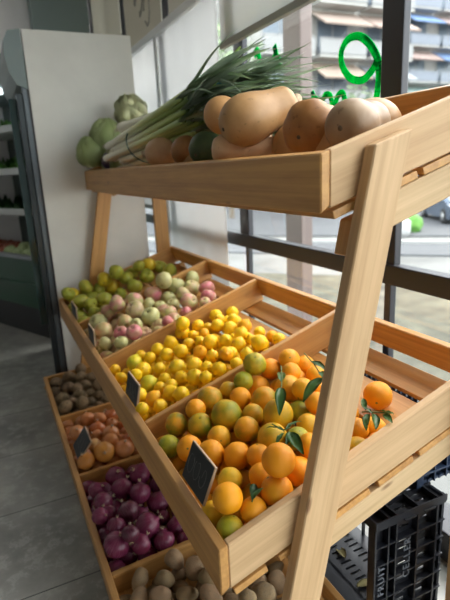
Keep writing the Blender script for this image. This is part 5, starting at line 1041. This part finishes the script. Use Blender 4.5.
fp('edge_gasket', BM().box((.282, 2.932, .05), (.292, 2.94, 1.64)), M_BLACK)
fp('edge_trim', BM().box((.222, 2.95, .05), (.255, 2.985, 1.62), .004), mat('dark_trim', (.045, .055, .06), .3, .5))
fp('glass_wing', BM().box((.185, 3.0, .35), (.222, 3.015, 1.60), .002), mat('tinted_glass', (.03, .07, .07), .08, .2))
# open case running away on the left
d = Vector((-.43, .90, 0)).normalized(); nrm = Vector((-.90, -.43, 0)).normalized()
CW = frame(d, -nrm, Vector((0, 0, 1)), Vector((.29, 3.70, 0)))
case = root('open_case', CW.translation, 'open refrigerated vegetable case with shelves at the far left', 'refrigerated case'); case.matrix_world = CW
def cp(name, b, m, parent=None): return link(name, b.mesh(name, m), parent or case)
cl_ = 1.55
M_DG = mat('dark_green_bumper', (.01, .07, .035), .3); M_SHELF = mat('pale_shelf', (.50, .53, .52), .4)
cp('base', BM().box((0, .05, .0), (cl_, .7, .22)), M_BLACK)
cp('bumper', BM().box((0, .0, .24), (cl_, .06, .62), .01).box((0, -.015, .40), (cl_, .0, .43), .003), M_DG)
cp('rail', BM().box((0, -.006, .61), (cl_, .05, .635), .005), M_STEEL)
cp('well', BM().box((0, .06, .22), (cl_, .62, .52)), M_BLACK)
cp('back_panel', BM().box((0, .62, .22), (cl_, .70, 1.9)), mat('case_back', (.10, .13, .12), .5))
for z in (.93, 1.24, 1.55):
    cp('shelf', BM().box((0, .18, z - .018), (cl_, .62, z), .003).box((0, .165, z - .02), (cl_, .18, z + .03), .003), M_SHELF)
cp('canopy', BM().box((0, .0, 1.82), (cl_, .70, 2.0), .03), M_GREYPAINT)
lampm = mat('case_lamp', (1, 1, 1)); P(lampm).inputs['Emission Color'].default_value = (.85, .95, 1, 1); P(lampm).inputs['Emission Strength'].default_value = 2.5
cp('lamp', BM().box((.1, .1, 1.79), (cl_ - .1, .15, 1.815)), lampm)
def veg(nm, cat, label, grp, pts, r, m, seed):
    b = BM(); bmesh.ops.create_icosphere(b.b, subdivisions=3, radius=1); lump(b, .25, 1.6, seed)
    me = b.mesh(nm, m, True)
    for k, p in enumerate(pts):
        o = link(nm, me, None, CW @ Matrix.Translation(p) @ rot_rand(random.Random(k + seed * 10)) @ Matrix.Scale(r, 4)); tag(o, label, cat, grp)
veg('lettuce', 'lettuce', 'pale green lettuce in the well of the open case at far left', 'lettuces in the case well', [Vector((.12 + i * .15, .16 + j * .14, .585 + .02 * j)) for i in range(5) for j in range(3)], .072, leaf_mat('pale_lettuce', (.20, .26, .10), (.34, .40, .20), .6, 3), 1)
veg('tomato', 'tomato', 'reddish brown tomato in the well of the open case beyond the lettuces', 'tomatoes in the case well', [Vector((.86 + i * .08, .12 + j * .08, .56 + .02 * j)) for i in range(7) for j in range(4)], .038, mat('tomato_red', (.28, .07, .03), .3), 2)
def leafy(p, r, m, label, grp, seed):
    rr = random.Random(seed); b = BM()
    for k in range(34):
        a = rr.uniform(0, 2 * PI); el = rr.uniform(.1, 1.4); dd = Vector((math.cos(a) * math.cos(el), math.sin(a) * math.cos(el), math.sin(el))) * r * rr.uniform(.5, 1)
        q = dd.orthogonal().normalized() * r * .22; e2 = dd * .72
        vs_ = [b.b.verts.new((0, 0, 0)), b.b.verts.new(e2 + q), b.b.verts.new(dd), b.b.verts.new(e2 - q)]; b.b.faces.new(vs_)
    o = link('leafy_greens', b.mesh('leafy_greens', m), None, CW @ Matrix.Translation(p)); tag(o, label, 'greens', grp)
gm1 = leaf_mat('bright_greens', (.06, .22, .03), (.16, .38, .07), .5, 5); gm2 = leaf_mat('dark_greens', (.015, .07, .015), (.05, .13, .04), .5, 5)
for i in range(9):
    leafy(Vector((.10 + i * .16, .36, 1.241)), .15, gm1, 'bunch of bright leafy greens on the middle shelf of the open case', 'greens on the middle case shelf', i)
    leafy(Vector((.10 + i * .16, .36, .931)), .15, gm2, 'bunch of dark leafy greens on the lowest shelf of the open case', 'greens on the lowest case shelf', i + 20)
    leafy(Vector((.10 + i * .16, .36, 1.551)), .14, gm1, 'bunch of leafy greens on the top shelf of the open case', 'greens on the top case shelf', i + 40)
